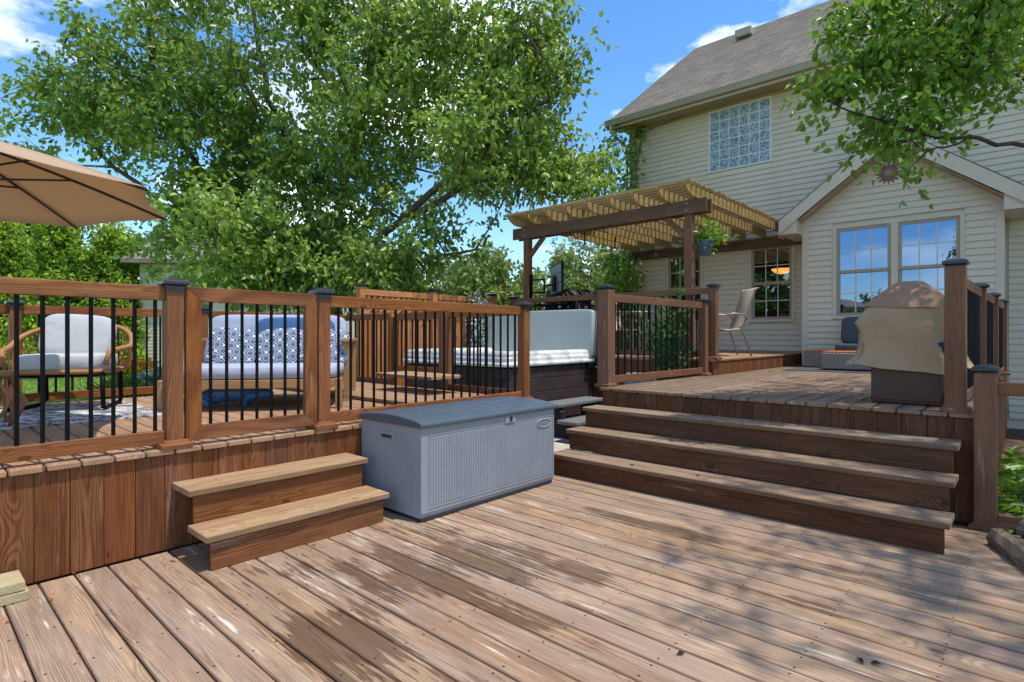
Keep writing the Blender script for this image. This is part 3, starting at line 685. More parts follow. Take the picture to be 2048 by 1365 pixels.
wm.box((UM + .08, 6.40, .7), (20.0, 6.43, 3.1)); wm.box((UM + .08, 6.72, 3.1), (20.0, 6.75, 6.0))
wallm = hobj(wm, 'wall', 'siding')
wb = wall_with_holes(UB, .285, 2.915, .7, 3.2, wins['b']); wb.prism([(.285, 3.2), (2.915, 3.2), (1.6, 4.22)], 0, UB + .016, UB + .07)
wb.box((UB + .075, .285, .2), (UM + .012, .33, 3.2)); wb.box((UB + .075, 2.87, .2), (UM + .012, 2.915, 3.2))
wallb = hobj(wb, 'gable_wall', 'siding')
def siding(parent, u, y0, y1, z0, z1, holes, span=None):
    """overlapping clapboards, each course cut at the windows"""
    pm = parent.matrix_basis.inverted()
    z = z0
    while z < z1 - .02:
        ya, yb = (y0, y1) if span is None else span(z + EXPO * .5)
        if yb - ya > .05:
            segs = [(ya, yb)]
            for h in holes:
                if h[2] - .02 < z + EXPO / 2 < h[3] + .02:
                    ns = []
                    for a, b in segs:
                        if h[1] <= a or h[0] >= b: ns.append((a, b)); continue
                        if h[0] > a: ns.append((a, h[0]))
                        if h[1] < b: ns.append((h[1], b))
                    segs = ns
            for a, b in segs:
                if b - a < .03: continue
                key = ('sid', round(b - a, 3))
                if key not in _cache:
                    L = b - a; m = MB()
                    pr_ = [(.0, 0), (.0, .003), (-.0, .003)]
                    m.prism([(.004, .004), (-.024, 0.0), (-.025, .010), (-.019, .05), (-.003, EXPO + .008), (.012, EXPO + .008), (.012, .004)], 1, 0, L)
                    me = mesh_from('siding_board', m.V, m.F, 'siding'); bm = bmesh.new(); bm.from_mesh(me); bmesh.ops.recalc_face_normals(bm, faces=bm.faces); bm.to_mesh(me); bm.free(); _cache[key] = me
                o = bpy.data.objects.new('siding_board', _cache[key]); COL.objects.link(o); o.parent = parent
                o.matrix_basis = (H.matrix_basis @ parent.matrix_basis).inverted() @ Matrix.Translation((u, a, z))
        z += EXPO
siding(wallm, UM, 2.95, 6.36, .96, 3.02, wins['m']); siding(wallm, UM, -3.5, 6.68, 3.05, 5.94, wins['m']); siding(wallm, UM, -3.5, .24, .0, 3.02, [])
siding(wallb, UB, .37, 2.83, .70, 3.2, wins['b'])
siding(wallb, UB, .3, 2.9, 3.2 + .036, 4.3, [], span=lambda z: (1.6 - max(0, (4.34 - z) / .77), 1.6 + max(0, (4.34 - z) / .77)))
for (u_, y, z0, z1, ww) in ((UB, 2.88, .72, 3.24, .1), (UB, .32, .1, 3.24, .1), (UM, 6.40, .94, 3.05, .085), (UM, 6.72, 3.05, 5.95, .085)):
    hobj(MB().box((u_ - .024, y - ww / 2, z0), (u_ + .03, y + ww / 2, z1)), 'corner_board', 'trim', bevel=.003)
hobj(MB().box((UM - .03, 2.95, 2.99), (UM + .005, 6.36, 3.06)), 'frieze', 'trim')
hobj(MB().box((UM - .028, -3.5, 5.84), (UM + .005, 6.68, 5.95)), 'frieze', 'soffit')
def window(u, y0, y1, z0, z1, units, grid, glass):
    t = .055; m = MB(); d0_, d1_ = -.036, .03
    m.box((u + d0_, y0, z0), (u + d1_, y0 + t, z1)); m.box((u + d0_, y1 - t, z0), (u + d1_, y1, z1))
    m.box((u + d0_, y0 + t, z1 - t), (u + d1_, y1 - t, z1)); m.box((u + d0_ - .015, y0 + t, z0), (u + d1_, y1 - t, z0 + t))
    W = hobj(m, 'window', 'trim', bevel=.003); inv = (H.matrix_basis @ W.matrix_basis).inverted()
    def sub(mb, name, mat):
        o = mb.obj(name, mat, W); o.matrix_basis = inv; return o
    ww = (y1 - y0 - 2 * t - (units - 1) * .09) / units
    for i in range(units):
        a = y0 + t + i * (ww + .09); b = a + ww
        if i: sub(MB().box((u - .03, a - .09, z0 + t), (u + .03, a, z1 - t)), 'mullion', 'trim')
        zm = (z0 + z1) / 2
        for (c, d, uu) in ((zm - .02, z1 - t, u - .004), (z0 + t, zm + .02, u + .022)):
            s = .048; m = MB()
            m.box((uu - .012, a, c), (uu + .018, a + s, d)); m.box((uu - .012, b - s, c), (uu + .018, b, d)); m.box((uu - .012, a + s, c), (uu + .018, b - s, c + s)); m.box((uu - .012, a + s, d - s), (uu + .018, b - s, d))
            sub(m, 'sash', 'sash')
            g_ = MB(); g_.box((uu + .004, a + s, c + s), (uu + .008, b - s, d - s)); sub(g_, 'pane', glass)
            gx, gz = grid
            for q in range(1, gx):
                yy = a + s + (b - a - 2 * s) * q / gx; sub(MB().box((uu - .004, yy - .008, c + s), (uu + .003, yy + .008, d - s)), 'muntin', 'muntin')
            for q in range(1, gz):
                zz = c + s + (d - c - 2 * s) * q / gz; sub(MB().box((uu - .0035, a + s, zz - .008), (uu + .0025, b - s, zz + .008)), 'muntin', 'muntin')
    return W
window(UB, *wins['b'][0], 2, (3, 2), 'glass'); window(UM, *wins['m'][0], 1, (3, 2), 'glass2'); window(UM, *wins['m'][1], 1, (3, 2), 'glass2')
# glass block window, every block its own piece
y0, y1, z0, z1 = wins['m'][2]
m = MB(); t = .03
m.box((UM - .03, y0, z0), (UM + .05, y0 + t, z1)); m.box((UM - .03, y1 - t, z0), (UM + .05, y1, z1)); m.box((UM - .03, y0 + t, z0), (UM + .05, y1 - t, z0 + t)); m.box((UM - .03, y0 + t, z1 - t), (UM + .05, y1 - t, z1))
m.box((UM - .006, y0 + t, z0 + t), (UM + .055, y1 - t, z1 - t))
GW = hobj(m, 'glass_block_window', 'mortar'); ginv = (H.matrix_basis @ GW.matrix_basis).inverted()
bw = (y1 - y0 - 2 * t) / 6; bh = (z1 - z0 - 2 * t) / 6
V, F = superq(.014, bw / 2 - .011, bh / 2 - .011, .12, .12, 16, 10); gme = mesh_from('glass_block', V, F, 'block', True)
for i in range(6):
    for j in range(6):
        o = bpy.data.objects.new('glass_block', gme); COL.objects.link(o); o.parent = GW; o.matrix_basis = ginv @ Matrix.Translation((UM - .001, y0 + t + (i + .5) * bw, z0 + t + (j + .5) * bh))
# rooms behind the windows
for (a, b, c, d, uu, dp) in ((.35, 2.86, .75, 3.15, UB + .075, 3.6), (2.95, 6.38, .95, 3.05, UM + .075, 4.0), (3.5, 5.0, 4.4, 5.9, UM + .075, 1.5)):
    m = MB(); m.box((uu, a, c), (uu + dp, b, d)); m.F.pop(5)          # open towards the window
    o = hobj(m, 'room', 'room'); o.data.flip_normals()
lb = thing('ceiling_lamp', 'glowing amber bowl lamp seen through the right porch window', 'lamp', (12.7, 3.88, 2.66))
MB().lathe([(.02, -.11), (.12, -.09), (.19, -.03), (.2, .0), (.03, .01)], 24).obj('bowl', 'lamp', lb, True); MB().tube([(0, 0, .0), (0, 0, .42)], .012).obj('stem', 'bronze', lb)
# main roof
EU, EZ, RU, RZ = 10.95, 6.06, 15.5, 9.44
sl_ = (RZ - EZ) / (RU - EU); Y0, Y1 = -6.0, 7.08
m = MB(); nC = 40; ln = math.hypot(RU - EU, RZ - EZ); dx, dz = (RU - EU) / ln, (RZ - EZ) / ln
for i in range(nC):   # overlapping shingle courses
    s0, s1_ = ln * i / nC, ln * (i + 1) / nC + .03
    for (nx, nz, q) in ((-dz, dx, 0),):
        a = (EU + dx * s0 + nx * .014, EZ + dz * s0 + nz * .014); b = (EU + dx * s1_ + nx * .002, EZ + dz * s1_ + nz * .002); c = (EU + dx * s0, EZ + dz * s0)
        n0 = len(m.V); m.add([(a[0], Y0, a[1]), (a[0], Y1, a[1]), (b[0], Y1, b[1]), (b[0], Y0, b[1]), (c[0], Y0, c[1]), (c[0], Y1, c[1])], [(0, 1, 2, 3), (4, 5, 1, 0), (5, 2, 1), (4, 0, 3)])
roof = hobj(m, 'roof', 'shingle')
rinv = (H.matrix_basis @ roof.matrix_basis).inverted()
m = MB(); m.prism([(EU + .02, EZ - .03), (RU, RZ - .03), (RU + (RU - EU), EZ - .03), (RU + 4.5, EZ - .16), (RU, RZ - .2), (EU + .02, EZ - .16)], 1, Y0 + .02, Y1 - .02)
hobj(m, 'roof_deck', 'gutter')
m = MB(); m.prism([(RU, RZ + .01), (RU + 4.55, EZ), (RU + 4.55, EZ - .03), (RU, RZ - .03)], 1, Y0, Y1); hobj(m, 'back_roof', 'shingle')
m = MB(); m.prism([(UM + .1, 6.0), (RU, RZ - .18), (19.9, 6.0)], 1, 6.70, 6.74); hobj(m, 'gable_end', 'siding')
m = MB(); m.prism([(EU - .1, EZ - .12), (EU - .115, EZ - .02), (EU - .125, EZ + .0), (EU - .105, EZ + .004), (EU - .0, EZ - .01), (EU + .0, EZ - .12)], 1, Y0, Y1); hobj(m, 'gutter', 'gutter')
sf = MB(); yy = Y0
while yy < 6.9:
    sf.box((EU + .003, yy, EZ - .145), (UM - .03, yy + .098, EZ - .13)); yy += .104
hobj(sf, 'soffit', 'soffit')
hobj(MB().box((EU + .001, Y0, EZ - .17), (EU + .018, Y1, EZ - .121)), 'fascia', 'trim')
for yy, ss in ((5.35, 4.6), (1.8, 4.9)):
    hobj(MB().box((EU + dx * ss - .18, yy - .2, EZ + dz * ss + .0), (EU + dx * ss + .2, yy + .2, EZ + dz * ss + .2)), 'roof_vent', 'gutter', bevel=.02)
m = MB(); m.tube([(EU - .06, 6.95, EZ - .1), (EU - .05, 6.95, EZ - .24), (UM - .08, 6.82, EZ - .5), (UM - .06, 6.80, EZ - .6), (UM - .06, 6.80, 3.1), (UM - .06, 6.5, 2.85), (UM - .06, 6.47, 1.0)], .036, 8); hobj(m, 'downspout', 'trim')
# gable bump-out roof
GE, GY, GZr = 10.38, 1.6, 4.46; gs = .77
for sgn, nm in ((1, 'gable_roof'), (-1, 'gable_roof')):
    ye = GY + sgn * 1.62; ze = GZr - gs * 1.62
    m = MB(); n_ = 15
    for i in range(n_):
        f0, f1 = i / n_, (i + 1.18) / n_
        ya, za = ye + (GY - ye) * f0, ze + (GZr - ze) * f0; yb, zb = ye + (GY - ye) * min(f1, 1), ze + (GZr - ze) * min(f1, 1)
        m.add([(GE - .02, ya, za + .03), (UM + .05, ya, za + .03), (UM + .05, yb, zb + .018), (GE - .02, yb, zb + .018), (GE - .02, ya, za + .01), (UM + .05, ya, za + .01)], [(0, 1, 2, 3), (4, 5, 1, 0), (0, 3, 4), (1, 5, 2)])
    hobj(m, nm, 'shingle')
    m = MB(); m.prism([(ye, ze + .008), (GY, GZr + .008), (GY, GZr - .235), (ye, ze - .21)], 0, GE - .012, GE + .012); hobj(m, 'rake_board', 'trim')
    m = MB(); m.prism([(ye, ze - .02), (GY, GZr - .02), (GY, GZr - .06), (ye, ze - .06)], 0, GE + .012, UM); hobj(m, 'roof_deck', 'soffit')
    m = MB(); kk = 0
    while kk < 13:   # rake soffit panels
        ya, yb = GY + sgn * (.02 + kk * .125), GY + sgn * (.02 + kk * .125 + .119); za, zb = GZr - .25 - gs * abs(ya - GY), GZr - .25 - gs * abs(yb - GY)
        m.add([(GE + .013, ya, za), (UB - .02, ya, za), (UB - .02, yb, zb), (GE + .013, yb, zb), (GE + .013, ya, za + .01), (UB - .02, ya, za + .01), (UB - .02, yb, zb + .01), (GE + .013, yb, zb + .01)], [(0, 1, 2, 3), (4, 7, 6, 5), (0, 4, 5, 1), (1, 5, 6, 2), (2, 6, 7, 3), (3, 7, 4, 0)]); kk += 1
    hobj(m, 'soffit', 'soffit')
    yb0, yb1 = (GY + sgn * 1.33, GY + sgn * 1.62)
    m = MB(); m.prism([(yb0, ze - .22), (yb1, ze - .22), (yb1, ze - .02), (yb0, ze + .16)], 0, GE + .014, UM - .03); hobj(m, 'eave_return', 'trim')
st = tag(MB().add(*(lambda n: ([(0, 0, 0)] + [((.02 if i % 2 else 0), (.19 if i % 2 == 0 else .13) * math.cos(2 * math.pi * i / n), (.19 if i % 2 == 0 else .13) * math.sin(2 * math.pi * i / n)) for i in range(n)] + [(-.035, .05 * math.cos(2 * math.pi * i / n), .05 * math.sin(2 * math.pi * i / n)) for i in range(n)],
     [(1 + i, 1 + (i + 1) % n, n + 1 + (i + 1) % n, n + 1 + i) for i in range(n)] + [tuple(n + 1 + i for i in range(n))]))(32)).obj('wall_ornament', 'star', loc=(UB - .03, 1.66, 3.83)), 'round sunburst metal ornament on the gable wall', 'ornament')
ol = thing('outdoor_outlet', 'grey outlet cover low on the porch wall behind the sling chair', 'outlet', (UM - .02, 4.83, 1.24))
MB().box((-.012, -.09, -.11), (.01, .09, .11)).obj('plate', 'trim', ol, bevel=.01); MB().box((-.045, -.05, -.07), (-.012, .05, .07)).obj('cover', 'outlet', ol, bevel=.012)

# ------------------------------------------------------------------ pergola
pg = thing('pergola', 'weathered wooden pergola with slatted roof over the porch platform', 'pergola', (9, 5, ZP))
PU = 7.50; BZ0, BZ1 = 2.93, 3.122
for y, z0 in ((3.50, ZP), (6.47, ZP)):
    board(pg, 'post', (PU, y, z0), (PU, y, BZ1 - .01), .115, .115, 'rail2', up=(0, -1, 0), c=.005)
    sg = 1 if y < 5 else -1
    board(pg, 'brace', (PU, y + sg * .04, 2.62), (PU, y + sg * .36, 2.93), .085, .04, 'rail2', up=(-1, 0, 0))
for du in (-.078, .078): board(pg, 'beam', (PU + du, 3.22, (BZ0 + BZ1) / 2), (PU + du, 6.74, (BZ0 + BZ1) / 2), BZ1 - BZ0, .038, 'beam', up=(-1, 0, 0), c=.006)
board(pg, 'ledger', (UM - .045, 3.0, 3.03), (UM - .045, 6.7, 3.03), .19, .038, 'beam', up=(-1, 0, 0))
for i in range(9):
    y = 3.36 + i * .394; zc = BZ1 + .07; L0, L1 = 7.02, UM - .07
    # rafter with a curved tail
    prof = [(L0, BZ1 + .14), (L0 + .005, BZ1 + .105)] + [(L0 + .03 + .22 * q, BZ1 + .10 - .098 * math.sin(q * math.pi / 2)) for q in (0, .25, .5, .75, 1)] + [(L1, BZ1 + .002), (L1, BZ1 + .14)]
    m = MB(); m.prism([(a - L0, b - zc) for a, b in prof], 1, -.019, .019)
    o = m.obj('rafter', 'rafter', pg, bevel=.002); o.matrix_basis = pg.matrix_basis.inverted() @ Matrix.Translation((L0, y, zc))
for i in range(29):
    x = 7.06 + i * .15
    board(pg, 'slat', (x, 3.26 + rng.uniform(-.02, .02), BZ1 + .14 + .021), (x, 6.62 + rng.uniform(-.02, .02), BZ1 + .14 + .021), .038, .038, 'rafter', up=(0, 0, 1), c=.003)
for du in (-.1,):
    for y in (3.5, 6.47):
        for z in (2.98, 3.07): MB().tube([(PU + du - .006, y, z), (PU + du + .004, y, z)], .014, 8).obj('bolt', 'greymetal', pg).matrix_basis = pg.matrix_basis.inverted()
# things hanging from it
hp = thing('hanging_planter', 'blue hanging pot of trailing yellow-green leaves beside the pergola post', 'planter', (7.72, 3.38, 2.38))
MB().lathe([(.085, 0), (.115, .18), (.125, .2), (.12, .205), (.1, .19)], 24).obj('pot', 'potblue', hp, True)
for a in range(3): MB().tube([(.12 * math.cos(a * 2.1), .12 * math.sin(a * 2.1), .2), (0, 0, .72)], .003, 5).obj('cord', 'black', hp)
n = 260; C = rs.normal(size=(n, 3)) * np.array([.12, .12, .09]) + np.array([0, 0, .27]); D = C * np.array([1, 1, .2]) + rs.normal(size=(n, 3)) * .1 + np.array([0, 0, -.05])
link(bpy.data.objects.new('foliage', leaves_mesh('foliage', C, D, .095, .5, 'vine', rs)), hp)
for i, (x, y, z, nm) in enumerate(((7.64, 5.65, 2.86, 'leftmost'), (8.6, 6.05, 2.88, 'middle'), (9.4, 5.9, 2.86, 'rightmost'))):
    b = thing('string_light', 'white globe string-light bulb under the pergola, %s of three' % nm, 'light bulb', (x, y, z), group='string lights under the pergola')
    MB().add(*superq(.05, .05, .055, 1, 1, 14, 8)).obj('globe', 'bulb', b, True); MB().tube([(0, 0, .04), (0, 0, .28)], .014, 8).obj('socket', 'black', b)
tv = thing('wall_tv', 'flat television seen from behind on an arm bracket of the pergola post', 'television', (7.66, 5.93, 2.2), R(230))
MB().box((-.43, -.03, -.26), (.43, .0, .28)).obj('screen', 'black', tv, bevel=.008)
for i in range(3): MB().box((-.40, -.05, -.23 + i * .16), (.40, -.031, -.08 + i * .16)).obj('back_panel', 'tvback', tv, bevel=.006)
MB().box((-.1, -.09, -.2), (.1, -.051, .05)).obj('mount_plate', 'black', tv, bevel=.004)
ta = thing('tv_bracket', 'black articulated bracket holding the television to the post', 'bracket', (7.50, 6.40, 2.1))
for z in (-.11, .11): MB().tube([(0, -.01, z), (.04, -.2, z), (.07, -.24, z)], .014, 6).obj('arm', 'black', ta)
MB().box((-.035, -.015, -.2), (.035, .005, .2)).obj('plate', 'black', ta); MB().tube([(.07, -.24, -.13), (.07, -.24, .13)], .016, 8).obj('pivot', 'black', ta); MB().tube([(.07, -.24, 0), (.12, -.42, .02)], .016, 6).obj('link_arm', 'black', ta)

# ------------------------------------------------------------------ hot tub
ht = thing('hot_tub', 'square hot tub with dark cabinet and marbled white rim, cover folded up', 'hot tub', (6, 5.75, -.02))
def rrect(x0, x1, y0, y1, r, n=8):
    pts = []
    for cx, cy, a0 in ((x1 - r, y1 - r, 0), (x0 + r, y1 - r, 90), (x0 + r, y0 + r, 180), (x1 - r, y0 + r, 270)):
        for i in range(n + 1): a = R(a0 + 90 * i / n); pts.append((cx + r * math.cos(a), cy + r * math.sin(a)))
    return pts
tx0, tx1, ty0, ty1 = 5.05, 7.0, 4.68, 6.86
def loft(rings, cap0=True, cap1=True):
    m = MB(); n = len(rings[0][0]); V = [(p[0], p[1], z) for pts, z in rings for p in pts]
    F = [(i * n + j, i * n + (j + 1) % n, (i + 1) * n + (j + 1) % n, (i + 1) * n + j) for i in range(len(rings) - 1) for j in range(n)]
    if cap0: F.append(tuple(reversed(range(n))))
    if cap1: F.append(tuple(range(len(V) - n, len(V))))
    return m.add(V, F)
cab = ht
prev = 0
for i, (a, b) in enumerate(((.0, .19), (.195, .365), (.37, .54), (.545, .715), (.72, .86))):   # horizontal cabinet panels
    o = loft([(rrect(tx0 + .03, tx1 - .03, ty0 + .03, ty1 - .03, .16), a), (rrect(tx0 + .024, tx1 - .024, ty0 + .024, ty1 - .024, .16), a + .006), (rrect(tx0 + .024, tx1 - .024, ty0 + .024, ty1 - .024, .16), b - .006), (rrect(tx0 + .03, tx1 - .03, ty0 + .03, ty1 - .03, .16), b)]).obj('cabinet_panel', 'tubcab', ht)
    o.matrix_basis = ht.matrix_basis.inverted() @ Matrix.Translation((0, 0, -.02))
rings = []
for off, z in ((0, .862), (-.012, .866), (-.012, .905), (0.0, .912), (.012, .925), (.004, .95), (.012, .975), (.03, .988), (.024, 1.01), (.045, 1.04), (.1, 1.055), (.17, 1.05), (.22, 1.0), (.26, .7)):
    rings.append((rrect(tx0 + off, tx1 - off, ty0 + off, ty1 - off, max(.17 - off * .2, .1)), z))
o = loft(rings).obj('shell_rim', 'marble', ht, True); o.matrix_basis = ht.matrix_basis.inverted()
cv = MB(); cz0, cz1 = .93, 1.63
for xx, mm in ((6.90, 'cover'),):
    V, F = superq(.065, 1.12, .36, .12, .12, 28, 14); o = MB().add(V, F).obj('cover_panel', 'cover', ht, True); o.matrix_basis = ht.matrix_basis.inverted() @ Matrix.Translation((6.86, 5.77, 1.275)) @ Matrix.Rotation(R(4), 4, 'Y')
V, F = superq(.075, 1.15, .37, .12, .12, 28, 14); o = MB().add(V, F).obj('cover_panel', 'vinyl', ht, True); o.matrix_basis = ht.matrix_basis.inverted() @ Matrix.Translation((7.0, 5.77, 1.265)) @ Matrix.Rotation(R(4), 4, 'Y')
MB().box((6.70, 4.63, .77), (6.95, 4.70, .87)).obj('lifter_mount', 'black', ht, bevel=.015).matrix_basis = ht.matrix_basis.inverted()
MB().tube([(6.85, 4.62, .80), (7.02, 4.60, .78), (7.1, 4.60, .84), (7.11, 4.62, 1.3)], .017, 8).obj('lifter_arm', 'greymetal', ht).matrix_basis = ht.matrix_basis.inverted()
ts = thing('tub_steps', 'grey plastic two-tread steps in front of the hot tub', 'steps', (6.0, 4.35, -.02))
tinv = ts.matrix_basis.inverted()
for (y0, y1, z) in ((4.30, 4.62, .40), (4.02, 4.33, .205)):
    MB().box((5.56, y0, z - .05), (6.6, y1, z)).obj('tread', 'tubstep', ts, bevel=.014).matrix_basis = tinv
for x in (5.62, 6.45):
    MB().prism([(4.05, -.02), (4.6, -.02), (4.6, .348), (4.36, .348), (4.30, .30), (4.30, .152), (4.05, .152)], 0, x, x + .09).obj('side_panel', 'tubstepd', ts, bevel=.01).matrix_basis = tinv
tb = tag(MB().box((5.35, 3.92, -.02), (5.95, 4.2, -.008)).obj('rubber_mat', 'tubstepd'), 'dark rubber mat on the concrete by the tub steps', 'mat')

# ------------------------------------------------------------------ storage box
sb = thing('deck_box', 'large grey ribbed resin deck box with slate blue lid', 'storage box', (3.09, 3.34, 0))
BL, BD = .712, .352   # half length, half depth
MB().box((-BL + .01, -BD + .01, .002), (BL - .01, BD - .01, .03)).obj('base', 'boxbase', sb, bevel=.006)
def archz(y): return .645 + .03 * (1 - ((y + .0) / BD) ** 2)
m = MB(); N = 16
prof = [(-BD + .012, .03), (-BD, .06), (-BD, .635)] + [(-BD + 2 * BD * i / N, archz(-BD + 2 * BD * i / N) - .012) for i in range(0, N + 1)] + [(BD, .06), (BD - .012, .03)]
m.prism(prof, 0, -BL, BL); m.obj('body', 'boxbody', sb, bevel=.006)
def ribs(x0, x1, face, h0, h1, par, name):
    mm = MB(); n = int((x1 - x0) / .0235)
    for i in range(n):
        a = x0 + (x1 - x0) * (i + .18) / n; b = x0 + (x1 - x0) * (i + .82) / n; c = (a + b) / 2
        top = h1(c) if callable(h1) else h1
        for (p, q, dd) in ((a, b, .005),):
            e = .003
            if face == 'f': mm.add([(p, -BD - .0005, h0), (q, -BD - .0005, h0), (q, -BD - .0005, top), (p, -BD - .0005, top), (p + e, -BD - dd, h0 + .006), (q - e, -BD - dd, h0 + .006), (q - e, -BD - dd, top - .006), (p + e, -BD - dd, top - .006)], [(0, 1, 5, 4), (1, 2, 6, 5), (2, 3, 7, 6), (3, 0, 4, 7), (4, 5, 6, 7)])
            else: mm.add([(-BL - .0005, p, h0), (-BL - .0005, q, h0), (-BL - .0005, q, top), (-BL - .0005, p, top), (-BL - dd, p + e, h0 + .006), (-BL - dd, q - e, h0 + .006), (-BL - dd, q - e, top - .006), (-BL - dd, p + e, top - .006)], [(0, 4, 5, 1), (1, 5, 6, 2), (2, 6, 7, 3), (3, 7, 4, 0), (4, 7, 6, 5)])
    o = mm.obj(name, 'boxbody', par); o['kind'] = 'stuff'; return o
ribs(-BL + .075, BL - .03, 'f', .10, lambda x: .565, sb, 'rib_panel'); ribs(-BD + .05, BD - .05, 'e', .10, lambda y: archz(y) - .085, sb, 'rib_panel')
for (a, b) in (((-BL + .06, .085), (BL - .015, .58)),):
    mm = MB(); f = -BD - .004
    for lo, hi in (((a[0], a[1]), (b[0], a[1] + .007)), ((a[0], b[1] - .007), (b[0], b[1])), ((a[0], a[1] + .007), (a[0] + .007, b[1] - .007)), ((b[0] - .007, a[1] + .007), (b[0], b[1] - .007))): mm.box((lo[0], f, lo[1]), (hi[0], -BD + .001, hi[1]))
    mm.obj('panel_border', 'boxbody', sb)
MB().box((-BL - .012, -.05, .52), (-BL + .02, .09, .575)).obj('handle', 'boxbody', sb, bevel=.008); MB().box((-BL - .013, -.04, .53), (-BL - .0115, .08, .552)).obj('handle_shade_plate', 'boxbase', sb)  # dark plate on the handle face imitates the shade of a hand grip
MB().box((.10, -BD - .012, .57), (.22, -BD + .01, .64)).obj('latch_tab', 'boxbody', sb, bevel=.006); MB().box((.145, -BD - .0145, .585), (.175, -BD - .0115, .625)).obj('latch_shade_plate', 'boxbase', sb)  # dark plate on the tab imitates the shade inside a slot
el = MB(); el.tube([(.57 + .085 * math.cos(t), -BD - .006, .525 + .033 * math.sin(t)) for t in [2 * math.pi * i / 28 for i in range(29)]], .005, 6); el.obj('emblem_ring', 'boxbody', sb, True)
fc = bpy.data.curves.new('emblem_text', 'FONT'); fc.body = 'Suncast'; fc.size = .04; fc.align_x = 'CENTER'; fc.align_y = 'CENTER'; fc.extrude = .002
ftmp = bpy.data.objects.new('emblem_text', fc); fm = ftmp.to_mesh(); fme = fm.copy(); ftmp.to_mesh_clear(); bpy.data.objects.remove(ftmp); fme.materials.clear(); fme.materials.append(M['boxbody'])
fo = link(bpy.data.objects.new('emblem_lettering', fme), sb); fo.location = (.57, -BD - .0065, .525); fo.rotation_euler = (R(90), 0, 0)
m = MB(); outl = [(-BD - .022, .632), (-BD - .024, .652)] + [(-BD - .018 + (2 * BD + .036) * i / N, archz(-BD + 2 * BD * i / N) + .022 + (.004 if 0 < i < N else 0)) for i in range(N + 1)] + [(BD + .02, .632)]
inl = [(BD + .006, .632)] + [(BD - 2 * BD * i / N, archz(BD - 2 * BD * i / N) - .008) for i in range(N + 1)] + [(-BD - .01, .632)]
m.prism(outl, 0, -BL - .016, BL + .016); lid = m.obj('lid', 'boxlid', sb, bevel=.007)
for i in range(9):
    x = -BL + .16 + i * .14; mm = MB()
    pts = [(-BD - .018 + (2 * BD + .036) * j / N, archz(-BD + 2 * BD * j / N) + .0262) for j in range(2, N - 1)]
    mm.add([(x + s, p[0], p[1] + hh) for p in pts for s, hh in ((-.004, 0), (0, .0035), (.004, 0))], [(3 * j + q, 3 * j + 3 + q, 3 * j + 4 + q, 3 * j + 1 + q) for j in range(len(pts) - 1) for q in (0, 1)])
    mm.obj('lid_ridge', 'boxlid', lid)

# ------------------------------------------------------------------ pavers, logs
for i, (x1, z, lab) in enumerate(((.445, 0.0, 'lower of two tan concrete pavers stacked by the left skirt'), (.432, .047, 'upper of two tan concrete pavers stacked by the left skirt'))):
    tag(MB().box((x1 - .42, 3.50 + i * .004, z + .001), (x1, 3.70, z + .045)).obj('paver', 'paver', bevel=.004), lab, 'paver', 'stacked pavers')
def log(label, p0, p1, wd, th, seed, roll):
    r = random.Random(seed); p0, p1 = Vector(p0), Vector(p1); d = p1 - p0; L = d.length
    m = MB(); n = 7; secs = 9; V = []
    base = [(-wd, -th), (wd * .2, -th * 1.05), (wd, -th * .8), (wd * .9, th * .3), (wd * .3, th), (-wd * .5, th * .9), (-wd * 1.02, th * .1)]
    for i in range(secs):
        for (a, b) in base: V.append((L * i / (secs - 1) + r.uniform(-.006, .006), a + r.uniform(-.006, .006), b + r.uniform(-.006, .006)))
    m.add(V, [(i * n + j, i * n + (j + 1) % n, (i + 1) * n + (j + 1) % n, (i + 1) * n + j) for i in range(secs - 1) for j in range(n)] + [tuple(reversed(range(n))), tuple(range(len(V) - n, len(V)))])
    o = m.obj('firewood_log', 'log', bevel=.003); x = d.normalized(); y = Vector((0, 0, 1)).cross(x).normalized(); z = x.cross(y)
    mt = Matrix((x, y, z)).transposed().to_4x4(); mt.translation = p0; o.matrix_basis = mt @ Matrix.Rotation(R(roll), 4, 'X')
    return tag(o, label, 'log', 'split firewood on the lower deck')
log('grey split firewood log lying flat on the deck, nearest the cracked post', (4.46, .14, .052), (3.98, -.06, .052), .06, .05, 1, 6)
log('charred split log resting on top of the flat one at right edge', (4.50, .02, .13), (4.14, -.22, .12), .06, .045, 2, 30)
log('dark split log behind the other two at the right edge', (4.62, -.06, .055), (4.3, -.34, .055), .06, .052, 3, -15)

# ------------------------------------------------------------------ covered grill
cg = thing('covered_grill', 'grill under a tan fabric cover on a rusty dark metal base', 'grill', (5.4, .70, ZR))
gi = cg.matrix_basis.inverted()
def rustm():
    k = NT('rusty_enamel'); tc = k.add('ShaderNodeTexCoord'); p = tc.outputs['Object']; n = k.noise(p, 5, 6, .7); n2 = k.noise(p, 40, 3, .6)
    c = k.mix(k.step(n, .3, .5), lin('36373d'), lin('46271b')); c = k.mix(k.math('MULTIPLY', k.step(n2, .55, .7), .5), c, lin('6a4330')); k.base(c); k.rough(.5); k.bump(n2, .2, .004); return k.m
M['rust'] = rustm()
MB().box((5.16, .47, ZR + .002), (5.62, .92, ZR + .40)).obj('base_cabinet', 'rust', cg, bevel=.012).matrix_basis = gi
MB().box((5.150, .475, ZR + .03), (5.1595, .915, ZR + .37)).obj('front_panel', 'rust', cg, bevel=.004).matrix_basis = gi
